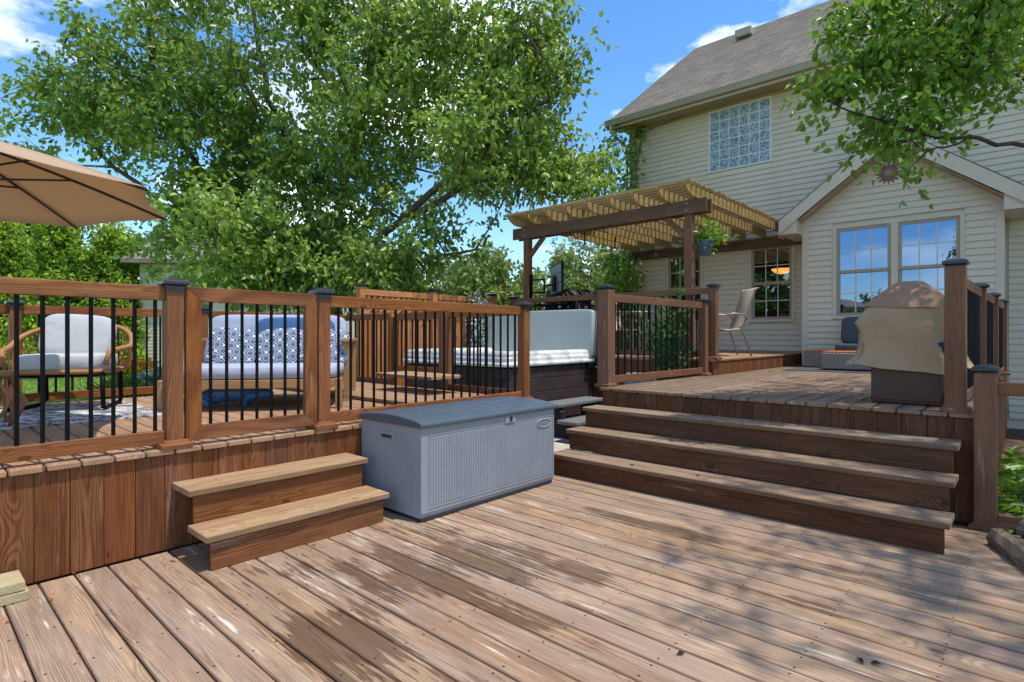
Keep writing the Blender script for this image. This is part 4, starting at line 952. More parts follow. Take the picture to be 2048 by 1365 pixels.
def cover_ring(hx, hy, z, amp, ph, n=72, sq=.32, wave=0.0, cx=5.40, cy=.695):
    out = []
    for j in range(n):
        t = 2 * math.pi * j / n; sg = lambda v, e: math.copysign(abs(v) ** e, v)
        zr = z - ZR; fl_ = math.exp(-((t - 2.45) / .38) ** 2)
        fold = amp * (.55 - 1.3 * abs(math.sin(4.5 * t + ph)) + math.sin(9 * t + 2.1 * ph) * .35 + .5 * abs(math.sin(7 * t - 1.7 * ph))) + fl_ * (.07 * math.exp(-((zr - .60) / .09) ** 2) + .05 * math.exp(-((zr - .29) / .06) ** 2) - .02 * math.exp(-((zr - .45) / .06) ** 2))
        out.append((cx + (hx + fold) * sg(math.cos(t), sq), cy + (hy + fold) * sg(math.sin(t), sq), z + wave * (math.sin(3 * t + 1.2) * .6 + math.sin(5 * t) * .4)))
    return out
rg = [(.325, .345, .285, .045, .3, .045), (.312, .335, .31, .043, .35, .04), (.292, .312, .35, .04, .5, .028), (.284, .302, .42, .034, .8, .016), (.276, .292, .52, .026, 1.2, .008), (.272, .286, .62, .014, 1.7, .004), (.266, .280, .70, .010, 2.1, .002), (.258, .272, .745, .007, 2.4, 0), (.24, .258, .772, .005, 2.5, 0), (.15, .165, .86, .003, 2, 0), (.07, .08, .932, .002, 2, 0), (.05, .06, .936, 0, 2, 0)]
m = MB(); V = []; n = 72
for hx, hy, z, am, ph, wv in rg: V += cover_ring(hx, hy, ZR + z, am, ph, n, wave=wv)
m.add(V, [(i * n + j, i * n + (j + 1) % n, (i + 1) * n + (j + 1) % n, (i + 1) * n + j) for i in range(len(rg) - 1) for j in range(n)] + [tuple(range(len(V) - n, len(V)))])
o = m.obj('fabric_cover', 'canvas', cg, True); o.matrix_basis = gi
V = []; rt = [(.270, .286, .742, .010, 1.7, .016), (.245, .264, .779, .006, 2, .005), (.155, .17, .867, .003, 2, 0), (.074, .085, .939, .002, 2, 0), (.05, .06, .945, 0, 2, 0)]
for hx, hy, z, am, ph, wv in rt: V += cover_ring(hx, hy, ZR + z, am, ph, n, wave=wv)
o = MB().add(V, [(i * n + j, i * n + (j + 1) % n, (i + 1) * n + (j + 1) % n, (i + 1) * n + j) for i in range(len(rt) - 1) for j in range(n)] + [tuple(range(len(V) - n, len(V)))]).obj('cover_top', 'canvastop', cg, True); o.matrix_basis = gi
MB().box((5.115, .40, ZR + .40), (5.13, .50, ZR + .47)).obj('pocket', 'navy', cg, bevel=.004).matrix_basis = gi

# ------------------------------------------------------------------ wicker set by the gable wall
wt = thing('coffee_table', 'low grey wicker coffee table with wooden top beside the covered grill', 'table', (9.6, 1.95, ZR))
wi = wt.matrix_basis.inverted()
MB().box((9.34, 1.55, ZR + .03), (9.95, 2.30, ZR + .265)).obj('wicker_body', 'wicker', wt, bevel=.012).matrix_basis = wi
for k_ in range(5): board(wt, 'top_slat', (9.36 + .06 + k_ * .118, 1.56, ZR + .277), (9.36 + .06 + k_ * .118, 2.29, ZR + .277), .112, .022, 'picket')
for x in (9.38, 9.9):
    for y in (1.6, 2.25): MB().box((x - .02, y - .02, ZR), (x + .02, y + .02, ZR + .04)).obj('foot', 'black', wt).matrix_basis = wi
ws = thing('wicker_sofa', 'low wicker sofa with charcoal cushions against the gable wall', 'sofa', (10.25, 1.8, ZR)); wi = ws.matrix_basis.inverted()
MB().box((10.0, 1.0, ZR + .02), (10.62, 2.72, ZR + .27)).obj('wicker_base', 'wicker', ws, bevel=.012).matrix_basis = wi
MB().box((10.0, 2.30, ZR + .272), (10.62, 2.72, ZR + .292)).obj('side_top', 'picket', ws, bevel=.004).matrix_basis = wi
for y in (1.36, 1.98): cushion(ws, 'seat_cushion', (.60, .60, .12), 'charcoal', (10.29 - 10.25, y - 1.8, .335), e=.25); cushion(ws, 'back_cushion', (.16, .60, .44), 'charcoal', (10.50 - 10.25, y - 1.8, .60), (0, R(12), 0), e=.3)
tag(MB().box((9.02, 1.1, ZR + .001), (9.98, 2.75, ZR + .009)).obj('outdoor_rug', 'charcoal'), 'flat grey outdoor rug under the wicker coffee table', 'rug')

# ------------------------------------------------------------------ porch furniture
def sling_chair(label, loc, rz):
    t = thing('sling_chair', label, 'chair', loc, rz, 'sling chairs on the porch platform')
    for s in (-1, 1):
        MB().tube([(s * .27, .26, 0), (s * .27, .18, .40), (s * .27, .12, .60), (s * .27, -.05, .655), (s * .27, -.22, .64), (s * .27, -.27, .55)], .0135, 8).obj('arm', 'champ', t, True)
        MB().tube([(s * .27, -.34, 0), (s * .25, -.20, .40), (s * .25, -.30, .70), (s * .25, -.40, 1.02), (s * .25, -.44, 1.05)], .0135, 8).obj('leg', 'champ', t, True)
        MB().tube([(s * .25, .26, .43), (s * .25, .0, .395), (s * .25, -.20, .40)], .0135, 8).obj('seat_rail', 'champ', t, True)
    prof = [(.27, .415), (.26, .44), (.0, .40), (-.18, .405), (-.23, .46), (-.31, .72), (-.40, 1.02), (-.44, 1.055), (-.47, 1.05)]
    m = MB(); V = [(x, y, z + dz) for dz in (0, -.006) for (y, z) in prof for x in (-.25, .25)]
    n_ = len(prof); F = []
    for o_ in (0, 2 * n_):
        F += [(o_ + 2 * i, o_ + 2 * i + 1, o_ + 2 * i + 3, o_ + 2 * i + 2) for i in range(n_ - 1)]
    F += [(2 * i, 2 * i + 2, 2 * n_ + 2 * i + 2, 2 * n_ + 2 * i) for i in range(n_ - 1)] + [(2 * i + 1, 2 * n_ + 2 * i + 1, 2 * n_ + 2 * i + 3, 2 * i + 3) for i in range(n_ - 1)]
    m.add(V, F).obj('sling', 'sling', t, True); return t
sling_chair('beige sling chair standing alone right of the pergola post by the wall', (8.85, 3.58, ZP), R(42))
sling_chair('sling chair seen through the railing left of the round table', (8.2, 5.5, ZP), R(-140))
sling_chair('sling chair tucked at the table beneath the left porch window', (9.7, 5.9, ZP), R(170))
pt = thing('patio_table', 'grey patio table on the porch behind the railing', 'table', (8.9, 5.25, ZP))
MB().lathe([(.0, .70), (.55, .70), (.56, .715), (.55, .73), (.0, .73)], 36).obj('table_top', 'greymetal', pt)
for a in range(4): MB().tube([(.42 * math.cos(a * math.pi / 2 + .6), .42 * math.sin(a * math.pi / 2 + .6), 0), (.30 * math.cos(a * math.pi / 2 + .6), .30 * math.sin(a * math.pi / 2 + .6), .7)], .016, 8).obj('leg', 'champ', pt)
bb = thing('gas_grill', 'black gas grill with grey cabinet on the porch behind the railing', 'grill', (8.3, 6.2, ZP), R(-38)); 
MB().box((-.34, -.26, .08), (.34, .24, .80)).obj('cabinet', 'greymetal', bb, bevel=.01); MB().box((-.36, -.29, .74), (.36, .27, .90)).obj('firebox', 'black', bb, bevel=.02)
MB().prism([(-.28, .905), (-.28, 1.0), (-.16, 1.14), (.12, 1.16), (.26, 1.06), (.26, .905)], 0, -.36, .36).obj('lid', 'black', bb, bevel=.02)
for s in (-1, 1): MB().box((s * .52 - .15, -.25, .84), (s * .52 + .15, .22, .87)).obj('side_shelf', 'black', bb, bevel=.006)
MB().tube([(-.28, -.33, .99), (.28, -.33, .99)], .016, 8).obj('handle', 'greymetal', bb)
for i in range(4): MB().tube([(-.24 + i * .16, -.29, .82), (-.24 + i * .16, -.32, .82)], .022, 12).obj('knob', 'greymetal', bb)
for x in (-.3, .3): MB().box((x - .03, -.2, 0), (x + .03, .2, .08)).obj('wheel_base', 'black', bb)
ec = thing('metal_cabinet', 'small pale grey cabinet behind the railing at the porch edge', 'cabinet', (7.08, 4.0, ZR - .75))
MB().box((-.14, -.2, .0), (.14, .2, .72)).obj('body', 'greymetal', ec, bevel=.01); MB().box((-.15, -.21, .72), (.15, .21, .745)).obj('lid', 'boxbody', ec, bevel=.006)
def frond_plant(name, label, loc, nst, hgt, spread, seed):
    r = np.random.RandomState(seed); t = thing(name, label, 'plant', loc); st = MB(); Cs = []; Ds = []
    for i in range(nst):
        a = r.uniform(0, 6.28); lean = r.uniform(.1, 1) * spread; h = hgt * r.uniform(.6, 1.05)
        pts = [Vector((.05 * math.cos(a), .05 * math.sin(a), .2))]
        for q in range(1, 9):
            f = q / 8; pts.append(Vector((lean * f ** 1.6 * math.cos(a) + .05 * math.cos(a), lean * f ** 1.6 * math.sin(a) + .05 * math.sin(a), .2 + h * (f - .22 * f ** 2.5))))
        st.tube(pts, [.006 - .0005 * q for q in range(9)], 5)
        for q in range(2, 9):
            for _ in range(7):
                f = r.uniform(0, 1); p = pts[q - 1].lerp(pts[q], f); d = (pts[q] - pts[q - 1]).normalized(); side = Vector((-math.sin(a), math.cos(a), 0)) * (1 if r.rand() < .5 else -1)
                Cs.append(p); Ds.append(d * .8 + side * .8 + Vector((0, 0, r.uniform(-.3, .2))))
    st.obj('stem', 'bark2', t); link(bpy.data.objects.new('foliage', leaves_mesh('foliage', np.array(Cs), np.array(Ds), .15, .10, 'frond', r, up=.9)), t)
    MB().lathe([(.12, 0), (.16, .22), (.165, .24), (.13, .23)], 20).obj('pot', 'potblack', t, True); return t
frond_plant('potted_fern', 'tall feathery green plant in a dark pot behind the right deck railing', (6.75, 3.45, -.02), 26, 2.0, .32, 5)
# vine on the house corner, with its pot
vn = thing('climbing_vine', 'leafy vine climbing the left corner and downspout of the house', 'vine', (11.3, 6.78, .8))
m = MB(); r = random.Random(4); C = []; D = []
for s in range(7):
    pts = []; y = 6.74 + r.uniform(-.1, .25); x = UM - .1 - r.uniform(0, .12); z = .0
    while z < (5.2 if s < 5 else 2.4):
        pts.append(Vector((x - 11.3, y - 6.78, z))); x += r.uniform(-.03, .03); y += r.uniform(-.06, .06) - (.012 if z > 4 else 0); z += .18
        dens = 12 if (z > 3.0 or .9 < z < 2.2) else 5
        for _ in range(dens): C.append((x - 11.3 + r.gauss(-.06, .09), y - 6.78 + r.gauss(.06, .16), z + r.uniform(-.1, .1))); D.append((r.gauss(-.7, .5), r.gauss(0, .8), r.gauss(-.6, .4)))
    m.tube(pts, .008, 5)
m.tube([(.06, -.05, 4.9), (.06, -.5, 5.0), (.06, -.9, 5.06), (.06, -1.4, 5.12)], .006, 5)
m.obj('stem', 'bark2', vn); link(bpy.data.objects.new('foliage', leaves_mesh('foliage', np.array(C), np.array(D), .12, .75, 'vine', rs)), vn)
vp = thing('wall_planter', 'dark pot of bright green leaves at the left house corner', 'planter', (10.9, 6.55, 1.72))
MB().lathe([(.1, 0), (.14, .2), (.145, .22), (.11, .21)], 20).obj('pot', 'potblack', vp, True); MB().box((.1, -.02, .05), (.5, .02, .08)).obj('bracket', 'black', vp)
C = rs.normal(size=(520, 3)) * np.array([.16, .16, .3]) + np.array([0, .02, .45]); C = np.concatenate([C, rs.normal(size=(200, 3)) * np.array([.15, .15, .12]) + np.array([0, 0, -.12])])
link(bpy.data.objects.new('foliage', leaves_mesh('foliage', C, rs.normal(size=C.shape) + np.array([0, 0, -.3]), .1, .7, 'vine', rs)), vp)

# ------------------------------------------------------------------ left deck furniture
um = thing('patio_umbrella', 'open beige patio umbrella with dark ribs over the left deck', 'umbrella', (.11, 4.9, ZL), R(5))
UR, UZ, UA = 1.33, 2.15 - ZL, 2.53 - ZL; nS = 8; um_a0 = R(-5)
m = MB(); V = []; F = []; seg = 8; sub_ = 6
cs = [(UR * math.cos(um_a0 + 2 * math.pi * i / nS), UR * math.sin(um_a0 + 2 * math.pi * i / nS)) for i in range(nS)]
for i in range(nS):
    a, b = cs[i], cs[(i + 1) % nS]; n0 = len(V)
    for q in range(seg + 1):
        f = q / seg
        for s in range(sub_ + 1):
            g_ = s / sub_; sag = math.sin(g_ * math.pi)
            rr = 1 - .045 * sag * f; x, y = (a[0] * (1 - g_) + b[0] * g_) * f * rr, (a[1] * (1 - g_) + b[1] * g_) * f * rr
            V.append((x, y, UA + (UZ - UA) * f - .055 * sag * f * (1 - f) * 2 + .05 * math.sin(math.pi * f) * .5))
    for q in range(seg):
        for s in range(sub_): F.append((n0 + q * (sub_ + 1) + s, n0 + (q + 1) * (sub_ + 1) + s, n0 + (q + 1) * (sub_ + 1) + s + 1, n0 + q * (sub_ + 1) + s + 1))
cn = mesh_from('canopy', V, F, 'umbrella', True); co = link(bpy.data.objects.new('canopy', cn), um); sd = co.modifiers.new('solid', 'SOLIDIFY'); sd.thickness = .003
for i in range(nS):
    c = cs[i]; MB().tube([(c[0] * q / 6, c[1] * q / 6, UA + (UZ - UA) * q / 6 + .025 * math.sin(math.pi * q / 6) - .018) for q in range(7)], .009, 6).obj('rib', 'bronze', um)
    MB().tube([(c[0] * .55, c[1] * .55, UA + (UZ - UA) * .55), (.04 * c[0], .04 * c[1], UZ + .05)], .007, 6).obj('strut', 'bronze', um)
MB().tube([(0, 0, .04), (0, 0, UA + .06)], .022, 10).obj('pole', 'bronze', um); MB().lathe([(.27, 0), (.27, .05), (.06, .09), (.04, .3)], 28).obj('base', 'bronze', um, True)
rg_ = tag(MB().box((-1.6, -.71, 0), (1.55, .71, .008)).obj('area_rug', 'rug', loc=(.02, 6.02, ZL + .001)), 'distressed black and white area rug on the left deck', 'rug')
# wicker armchair
ac = thing('wicker_armchair', 'tan rattan armchair with light grey cushions on the rug', 'chair', (1.12, 6.45, ZL + .009), R(-28))
rim = []
for i in range(25):
    a = R(-25 + 230 * i / 24); 
    zz = .55 + .22 * max(0, math.sin(R(-25 + 230 * i / 24))) ** .8
    rim.append((.455 * math.cos(a), .40 * math.sin(a) * .95 + .02, zz))
rim = [(.36, -.36, .40), (.385, -.33, .52)] + rim[2:-2] + [(-.385, -.33, .52), (-.36, -.36, .40)]
seat_ring = [(.36 * math.copysign(abs(math.cos(t)) ** .5, math.cos(t)), .36 * math.copysign(abs(math.sin(t)) ** .5, math.sin(t)), .34) for t in [2 * math.pi * i / 32 for i in range(33)]]
MB().tube(rim, .024, 8).obj('frame_rim', 'rattan', ac, True); MB().tube(seat_ring, .022, 8).obj('seat_frame', 'rattan', ac, True)
m = MB()
for i in range(3, 24):
    p = rim[i]; q = Vector((p[0] * .9, max(p[1] * .95, -.34), .34))
    for dd in (-.013, .013): m.tube([(p[0] + dd, p[1], p[2]), (p[0] * 1.02 + dd * .6, p[1] * 1.04, (p[2] + .34) / 2), (q.x + dd * .5, q.y, q.z)], .0045, 5)
wv = m.obj('woven_back', 'rattan', ac); wv['kind'] = 'stuff'
for s in (-1, 1):
    MB().tube([(s * .33, -.33, .33), (s * .34, -.36, .20), (s * .34, -.34, .03), (s * .33, -.2, .016), (s * .31, .22, .016), (s * .3, .30, .05), (s * .3, .28, .33)], .02, 8).obj('leg', 'black', ac, True)
MB().tube([(-.33, -.33, .31), (.33, -.33, .31)], .016, 8).obj('crossbar', 'black', ac)
cushion(ac, 'seat_cushion', (.62, .64, .15), 'cushion', (0, -.04, .42), e=.3); cushion(ac, 'back_cushion', (.58, .18, .42), 'cushion', (0, .16, .64), (R(-16), R(3), 0), e=.45)
# edge of a second rattan chair
ac2 = thing('rattan_stool', 'rattan piece at the far left edge of the rug', 'stool', (.42, 5.55, ZL + .009)); rr_ = MB()
for i in range(10):
    a = 2 * math.pi * i / 10; rr_.tube([(.2 * math.cos(a), .2 * math.sin(a), .0), (.27 * math.cos(a + .25), .27 * math.sin(a + .25), .17), (.19 * math.cos(a + .5), .19 * math.sin(a + .5), .36)], .011, 6); rr_.tube([(.2 * math.cos(a), .2 * math.sin(a), .0), (.27 * math.cos(a - .25), .27 * math.sin(a - .25), .17), (.19 * math.cos(a - .5), .19 * math.sin(a - .5), .36)], .011, 6)
rr_.obj('cage', 'rattan', ac2, True); MB().lathe([(.0, .355), (.2, .355), (.215, .375), (.2, .395), (0, .4)], 24).obj('seat', 'rattan', ac2, True)
# daybed
fr = at(667, 745, 5.05); db = thing('daybed', 'wooden daybed with pale blue cushions facing the gate', 'daybed', (0, 0, ZL))
rgt = Vector((_sa, -_ca, 0)); fw = Vector((_ca, _sa, 0)); ang = math.atan2((rgt * .985 + fw * .17).y, (rgt * .985 + fw * .17).x)
dbx = Vector((math.cos(ang), math.sin(ang), 0)); dby = Vector((-dbx.y, dbx.x, 0)); DW, DD = 1.42, 1.36
corner = Vector((fr.x, fr.y, ZL)); db.location = corner - dbx * DW / 2; db.rotation_euler = (0, 0, ang)
for z0, z1, y0_, y1_, nm in ((.20, .275, 0, .035, 'front_rail'),): MB().box((-DW / 2, y0_, z0), (DW / 2, y1_, z1)).obj(nm, 'teak', db, bevel=.004)
for s in (-1, 1): MB().box((s * DW / 2 - .035 if s > 0 else -DW / 2, .036, .20), (s * DW / 2 if s > 0 else -DW / 2 + .035, DD, .275)).obj('side_rail', 'teak', db, bevel=.004)
for i in range(9): MB().box((-DW / 2 + .036, .08 + i * .14, .245), (DW / 2 - .036, .18 + i * .14, .268)).obj('slat', 'teak', db)
for s in (-1, 1):
    for y_, h_ in ((.10, .2), (.72, .60), (1.30, .60)): MB().box((s * (DW / 2 + .03) - .03, y_, 0), (s * (DW / 2 + .03) + .03, y_ + .06, h_ if y_ > .2 else .275)).obj('leg', 'teak', db, bevel=.004)
    MB().box((s * (DW / 2 + .03) - .045, .66, .60), (s * (DW / 2 + .03) + .045, 1.38, .632)).obj('arm', 'teak', db, bevel=.006)
for i in range(2): MB().box((-DW / 2, DD - .03, .42 + i * .2), (DW / 2, DD + .0, .5 + i * .2)).obj('back_slat', 'teak', db)
cushion(db, 'seat_cushion', (DW + .02, DD - .1, .115), 'bluecush', (0, DD / 2 - .03, .335), e=.16)
cushion(db, 'back_cushion', (DW - .04, .17, .52), 'bluecush', (0, DD - .20, .62), (R(-14), 0, 0), e=.25)
cushion(db, 'lumbar_pillow', (.78, .15, .34), 'denim', (.2, DD - .37, .68), (R(-16), 0, 0), e=.4)
for x, rz_ in ((-.36, 5), (.10, -4), (.52, 6)): cushion(db, 'throw_pillow', (.50, .17, .42), 'trellis', (x, DD - .56, .53), (R(-24), R(rz_), 0), e=.5)
# blue animal figure under the daybed: one continuous body
bt = thing('animal_figure', 'blue moulded four-legged animal figure on the deck under the daybed', 'figurine', (0, 0, ZL))
bt.location = corner - dbx * .95 + dby * .35; bt.rotation_euler = (0, 0, ang); bt.location.z = ZL
sk = [((-.30, 0, .11), .03), ((-.22, 0, .13), .065), ((-.08, 0, .135), .082), ((.08, 0, .135), .085), ((.2, 0, .13), .07), ((.30, 0, .125), .055), ((.37, 0, .115), .04)]
me = bpy.data.meshes.new('body'); vs = [p for p, r_ in sk]; rd = [r_ for p, r_ in sk]; ed = [(i, i + 1) for i in range(len(sk) - 1)]
for (bx, j) in ((-.16, 1), (.15, 4)):
    for s in (-1, 1):
        b0 = len(vs); vs += [(bx, s * .07, .09), (bx - .03, s * .11, .05), (bx + .01, s * .12, .024)]; rd += [.036, .032, .026]; ed += [(j, b0), (b0, b0 + 1), (b0 + 1, b0 + 2)]
me.from_pydata(vs, ed, []); bo = link(bpy.data.objects.new('body', me), bt); sm = bo.modifiers.new('skin', 'SKIN'); 
for i, r_ in enumerate(rd): me.skin_vertices[0].data[i].radius = (r_, r_)
me.skin_vertices[0].data[0].use_root = True; ss = bo.modifiers.new('sub', 'SUBSURF'); ss.levels = 2; ss.render_levels = 2; me.materials.append(M['bluetoy']); sm.use_smooth_shade = True

# ------------------------------------------------------------------ trees
def ell_points(r, n, c, rad, shell=.45):
    P = norm(r.normal(size=(n, 3))) * (r.uniform(0, 1, (n, 1)) ** shell); return P * np.array(rad) + np.array(c)
def tree(name, label, base, limbs, blobs, ncl, nleaf, size, aspect, mat, seed, group=None, twig=.42, void=.0, sub=70, trunk_r=.16, droop=.15, bark='bark', cat='tree', tintfreq=.35, maxd=9):
    """limbs: point lists from the base up; blobs: (centre, radii, weight) volumes that hold the foliage"""
    r = np.random.RandomState(seed); t = thing(name, label, cat, base, 0, group); B = np.array(base); m = MB(); nodes = []
    def curve(pts, r0, r1, sides):
        pts = [Vector(p) - Vector(base) for p in pts]; out = []
        for i in range(len(pts) - 1):
            for q in range(4):
                f = q / 4; p = pts[i].lerp(pts[i + 1], f); out.append(p)
        out.append(pts[-1]); n_ = len(out)
        for i in range(1, n_ - 1): out[i] = out[i] + Vector(r.normal(size=3)) * .25 * (r0 + .02)
        m.tube(out, [r0 + (r1 - r0) * i / (n_ - 1) for i in range(n_)], sides); nodes.extend([np.array(p) for p in out[n_ // 4:]])
    for pts, r0, r1 in limbs: curve(pts, r0, r1, 9)
    W = np.array([b[2] for b in blobs], float); W /= W.sum(); cen = []
    for b, wt in zip(blobs, W): cen.append(ell_points(r, int(ncl * wt * (1 + void)) + 1, b[0], b[1]))
    cen = np.concatenate(cen) - B
    if void: # natural gaps: thin out by a smooth random field
        ph = r.uniform(0, 6.28, (6, 3)); fr_ = r.normal(size=(6, 3)) * 1.3
        fld = sum(np.sin(cen @ fr_[i] + ph[i, 0]) for i in range(6)); keep = fld > np.quantile(fld, void / (1 + void)); cen = cen[keep]
    if sub:
        idx = r.choice(len(cen), min(sub, len(cen)), replace=False)
        for i in idx:
            nd = np.array(nodes); q = nd[np.argmin(((nd - cen[i]) ** 2).sum(1) + (nd[:, 2] > cen[i][2]) * 1.5)]
            e = cen[i]; mid = (q + e) / 2 + np.array([0, 0, -.06 * np.linalg.norm(e - q)])
            L = np.linalg.norm(e - q); rad = min(.012 + .011 * L, trunk_r * .4)
            pts = [Vector(q), Vector(q * .55 + mid * .45), Vector(mid), Vector(e)]; m.tube(pts, [rad, rad * .8, rad * .6, rad * .25], 6, False)
            nodes.extend([np.array(p) for p in pts[1:]] + [(q + mid) / 2, (mid + e) / 2])
    nd = np.array(nodes)
    for e in cen:
        d2 = ((nd - e) ** 2).sum(1); q = nd[np.argmin(d2)]; L = math.sqrt(d2.min())
        if .03 < L < maxd: m.tube([Vector(q), Vector((q + e) / 2 + np.array([0, 0, .04 * L])), Vector(e)], [.004 + .004 * min(L, 1.5), .0045, .002], 4, False)
    tk = m.obj('trunk', bark, t, True)
    k_ = len(cen); ntw = 5; tw = norm(r.normal(size=(k_ * ntw, 3)) + np.array([0, 0, .25])); per = max(1, nleaf // ntw)
    C0 = np.repeat(np.repeat(cen, ntw, 0), per, 0); T = np.repeat(tw, per, 0); s_ = r.uniform(.05, 1, (len(C0), 1)) * twig * r.uniform(.6, 1.2, (len(C0), 1))
    C = C0 + T * s_ + r.normal(size=C0.shape) * twig * .12 + np.array([0, 0, -droop * twig]) * s_ / twig
    Dn = T * .5 + r.normal(size=C0.shape) * .6 + np.array([0, 0, -.55])
    tint = .45 + .22 * np.sin(C0[:, 0] * tintfreq * 3 + C0[:, 2] * tintfreq * 4) + r.normal(size=len(C)) * .28
    lo = link(bpy.data.objects.new('crown', leaves_mesh('crown', C, Dn, size, aspect, mat, r, tint)), t); lo['kind'] = 'stuff'; return t
def P3(px, py, t): return tuple(at(px, py, t))
tb_ = (5.95, 9.9, -.16)
lm = [([tb_, P3(668, 600, 11.0), P3(655, 560, 11.0)], .2, .14),
      ([P3(655, 560, 11.0), P3(560, 470, 11.2), P3(430, 390, 11.2), P3(345, 250, 11), P3(300, 80, 10.8)], .10, .025),
      ([P3(655, 560, 11.0), P3(600, 380, 11.5), P3(545, 200, 11.6), P3(500, 20, 11.5), P3(480, -160, 11.3)], .095, .025),
      ([P3(655, 560, 11.0), P3(690, 380, 11.0), P3(720, 200, 10.8), P3(760, 20, 10.6), P3(790, -160, 10.6)], .10, .025),
      ([P3(655, 560, 11.0), P3(800, 440, 10.6), P3(930, 330, 10.2), P3(1060, 230, 10.0), P3(1140, 150, 9.9)], .085, .02),
      ([P3(800, 440, 10.6), P3(960, 360, 10.4), P3(1090, 350, 10.3), P3(1200, 370, 10.2)], .07, .02),
      ([P3(560, 470, 11.2), P3(400, 470, 11.2), P3(230, 330, 11.2), P3(120, 230, 11)], .08, .02),
      ([P3(690, 480, 11.0), P3(840, 520, 10.2), P3(950, 500, 9.8)], .06, .02), ([P3(620, 520, 11.0), P3(480, 540, 10.3), P3(380, 520, 9.8)], .06, .02)]
bl = []
for (px, py, t, rx, rz, ry, wt) in ((560, 60, 11.3, 2.6, 1.9, 1.8, 3), (820, 80, 10.8, 2.2, 1.8, 1.7, 2.6), (1060, 130, 10.3, 1.45, 1.25, 1.3, 1.3), (1010, 310, 10.3, 1.9, .95, 1.3, 1.5), (1140, 350, 10.2, .95, .55, .8, .5), (760, 300, 10.8, 2.3, 1.3, 1.6, 2), (500, 290, 11.2, 2.2, 1.5, 1.6, 2),
                                (300, 180, 11.2, 2.1, 1.5, 1.6, 1.8), (140, 250, 11.4, 1.5, 1.1, 1.3, 1.0), (620, 480, 10.6, 2.6, .9, 1.5, 1.8), (420, 480, 10.4, 1.4, 1.0, 1.2, 1.0), (850, 480, 10.2, 1.5, .85, 1.1, 1.0), (560, 555, 10.0, 1.7, .45, .9, 1.1), (760, 550, 9.8, 1.3, .4, .8, .7), (440, 400, 11.0, 1.2, .6, 1.0, .7), (680, -200, 11.2, 3.6, 1.6, 2.2, 2.2), (330, -20, 11.2, 1.4, 1.0, 1.2, .6)):
    bl.append((P3(px, py, t), (rx, ry, rz), wt))
tree('pear_tree', 'large spreading pear tree with several limbs behind the privacy fence', tb_, lm, bl, 2000, 42, .122, .62, 'pear', 17, void=.36, sub=170, trunk_r=.24, twig=.46)
# tree whose branch hangs into view at upper right; its crown shades the right half of the decks
tb2 = (8.2, -3.0, -.16)
def cx(lat, t, z): return (lat * _sa + t * _ca, -lat * _ca + t * _sa, z)
lm = [([tb2, (8.1, -2.9, 1.6), (7.9, -2.6, 2.6)], .19, .15),
      ([(7.9, -2.6, 2.6), (6.9, -1.6, 4.0), (5.8, -.8, 5.2), (4.6, -.3, 6.2)], .12, .03), ([(7.9, -2.6, 2.6), (7.6, -1.9, 4.6), (7.4, -1.2, 6.4), (7.2, -.8, 7.6)], .12, .03),
      ([(7.9, -2.6, 2.6), (8.6, -3.2, 4.5), (9.0, -3.4, 6.5)], .1, .03),
      ([(7.4, -2.1, 3.2), P3(2200, 330, 4.6), P3(2048, 292, 4.4), P3(1930, 280, 4.3), P3(1820, 262, 4.3), P3(1700, 225, 4.3), P3(1640, 190, 4.35)], .024, .004),
      ([P3(2200, 330, 4.6), P3(2100, 200, 4.4), P3(1980, 120, 4.3), P3(1860, 70, 4.3), P3(1760, 40, 4.35)], .018, .004), ([P3(1930, 280, 4.3), P3(1860, 300, 4.25), P3(1800, 318, 4.2)], .008, .003)]
bl = []
for (px, py, rx, rz, wt) in ((1655, 180, .2, .10, .16), (1700, 55, .24, .12, .2), (1755, 125, .3, .14, .3), (1835, 235, .36, .10, .32), (1895, 140, .42, .18, .5), (1975, 50, .5, .22, .6), (1790, 20, .35, .12, .25), (1775, 290, .2, .05, .1), (1860, 325, .24, .05, .12), (1945, 245, .34, .12, .3), (2035, 180, .4, .2, .4), (1950, -40, .7, .15, .4), (2150, 80, .4, .5, .3)):
    bl.append((P3(px, py, 4.35), (rx, rx, rz), wt))
sh = [((6.0, -2.1, 8.4), (2.4, 1.6, .9), 3.2), ((8.0, -2.1, 8.6), (2.0, 1.7, 1.0), 2.6), ((4.3, -2.5, 8.0), (1.7, 1.3, .8), 2.0), ((3.2, -3.6, 7.6), (1.6, 1.2, .8), 1.5), ((9.6, -2.6, 7.6), (1.5, 1.6, 1.2), 1.6), ((6.6, -3.8, 7.2), (2.2, 1.0, 1.0), 1.4)]
lm2 = [([(7.9, -2.6, 2.6), (7.2, -2.4, 4.6), (6.4, -2.3, 6.6), (5.4, -2.2, 8.0), (4.3, -2.5, 8.3)], .12, .03), ([(7.9, -2.6, 2.6), (8.0, -2.4, 5.0), (8.1, -2.2, 7.4), (8.0, -2.0, 9.0)], .12, .03), ([(7.9, -2.6, 2.6), (8.8, -2.9, 4.8), (9.5, -2.8, 7.0)], .1, .03), ([(7.2, -2.4, 4.6), (5.6, -3.2, 6.4), (3.6, -3.5, 7.5)], .08, .02)]
lm = [lm[0]] + lm2 + lm[4:]
tree('pear_tree', 'leafy tree whose branch hangs over the right steps from the right edge', tb2, lm, bl + [(a, b, c * .6) for a, b, c in sh], 620, 34, .07, .66, 'pear2', 23, void=.1, sub=90, trunk_r=.18, twig=.27, bark='bark2')
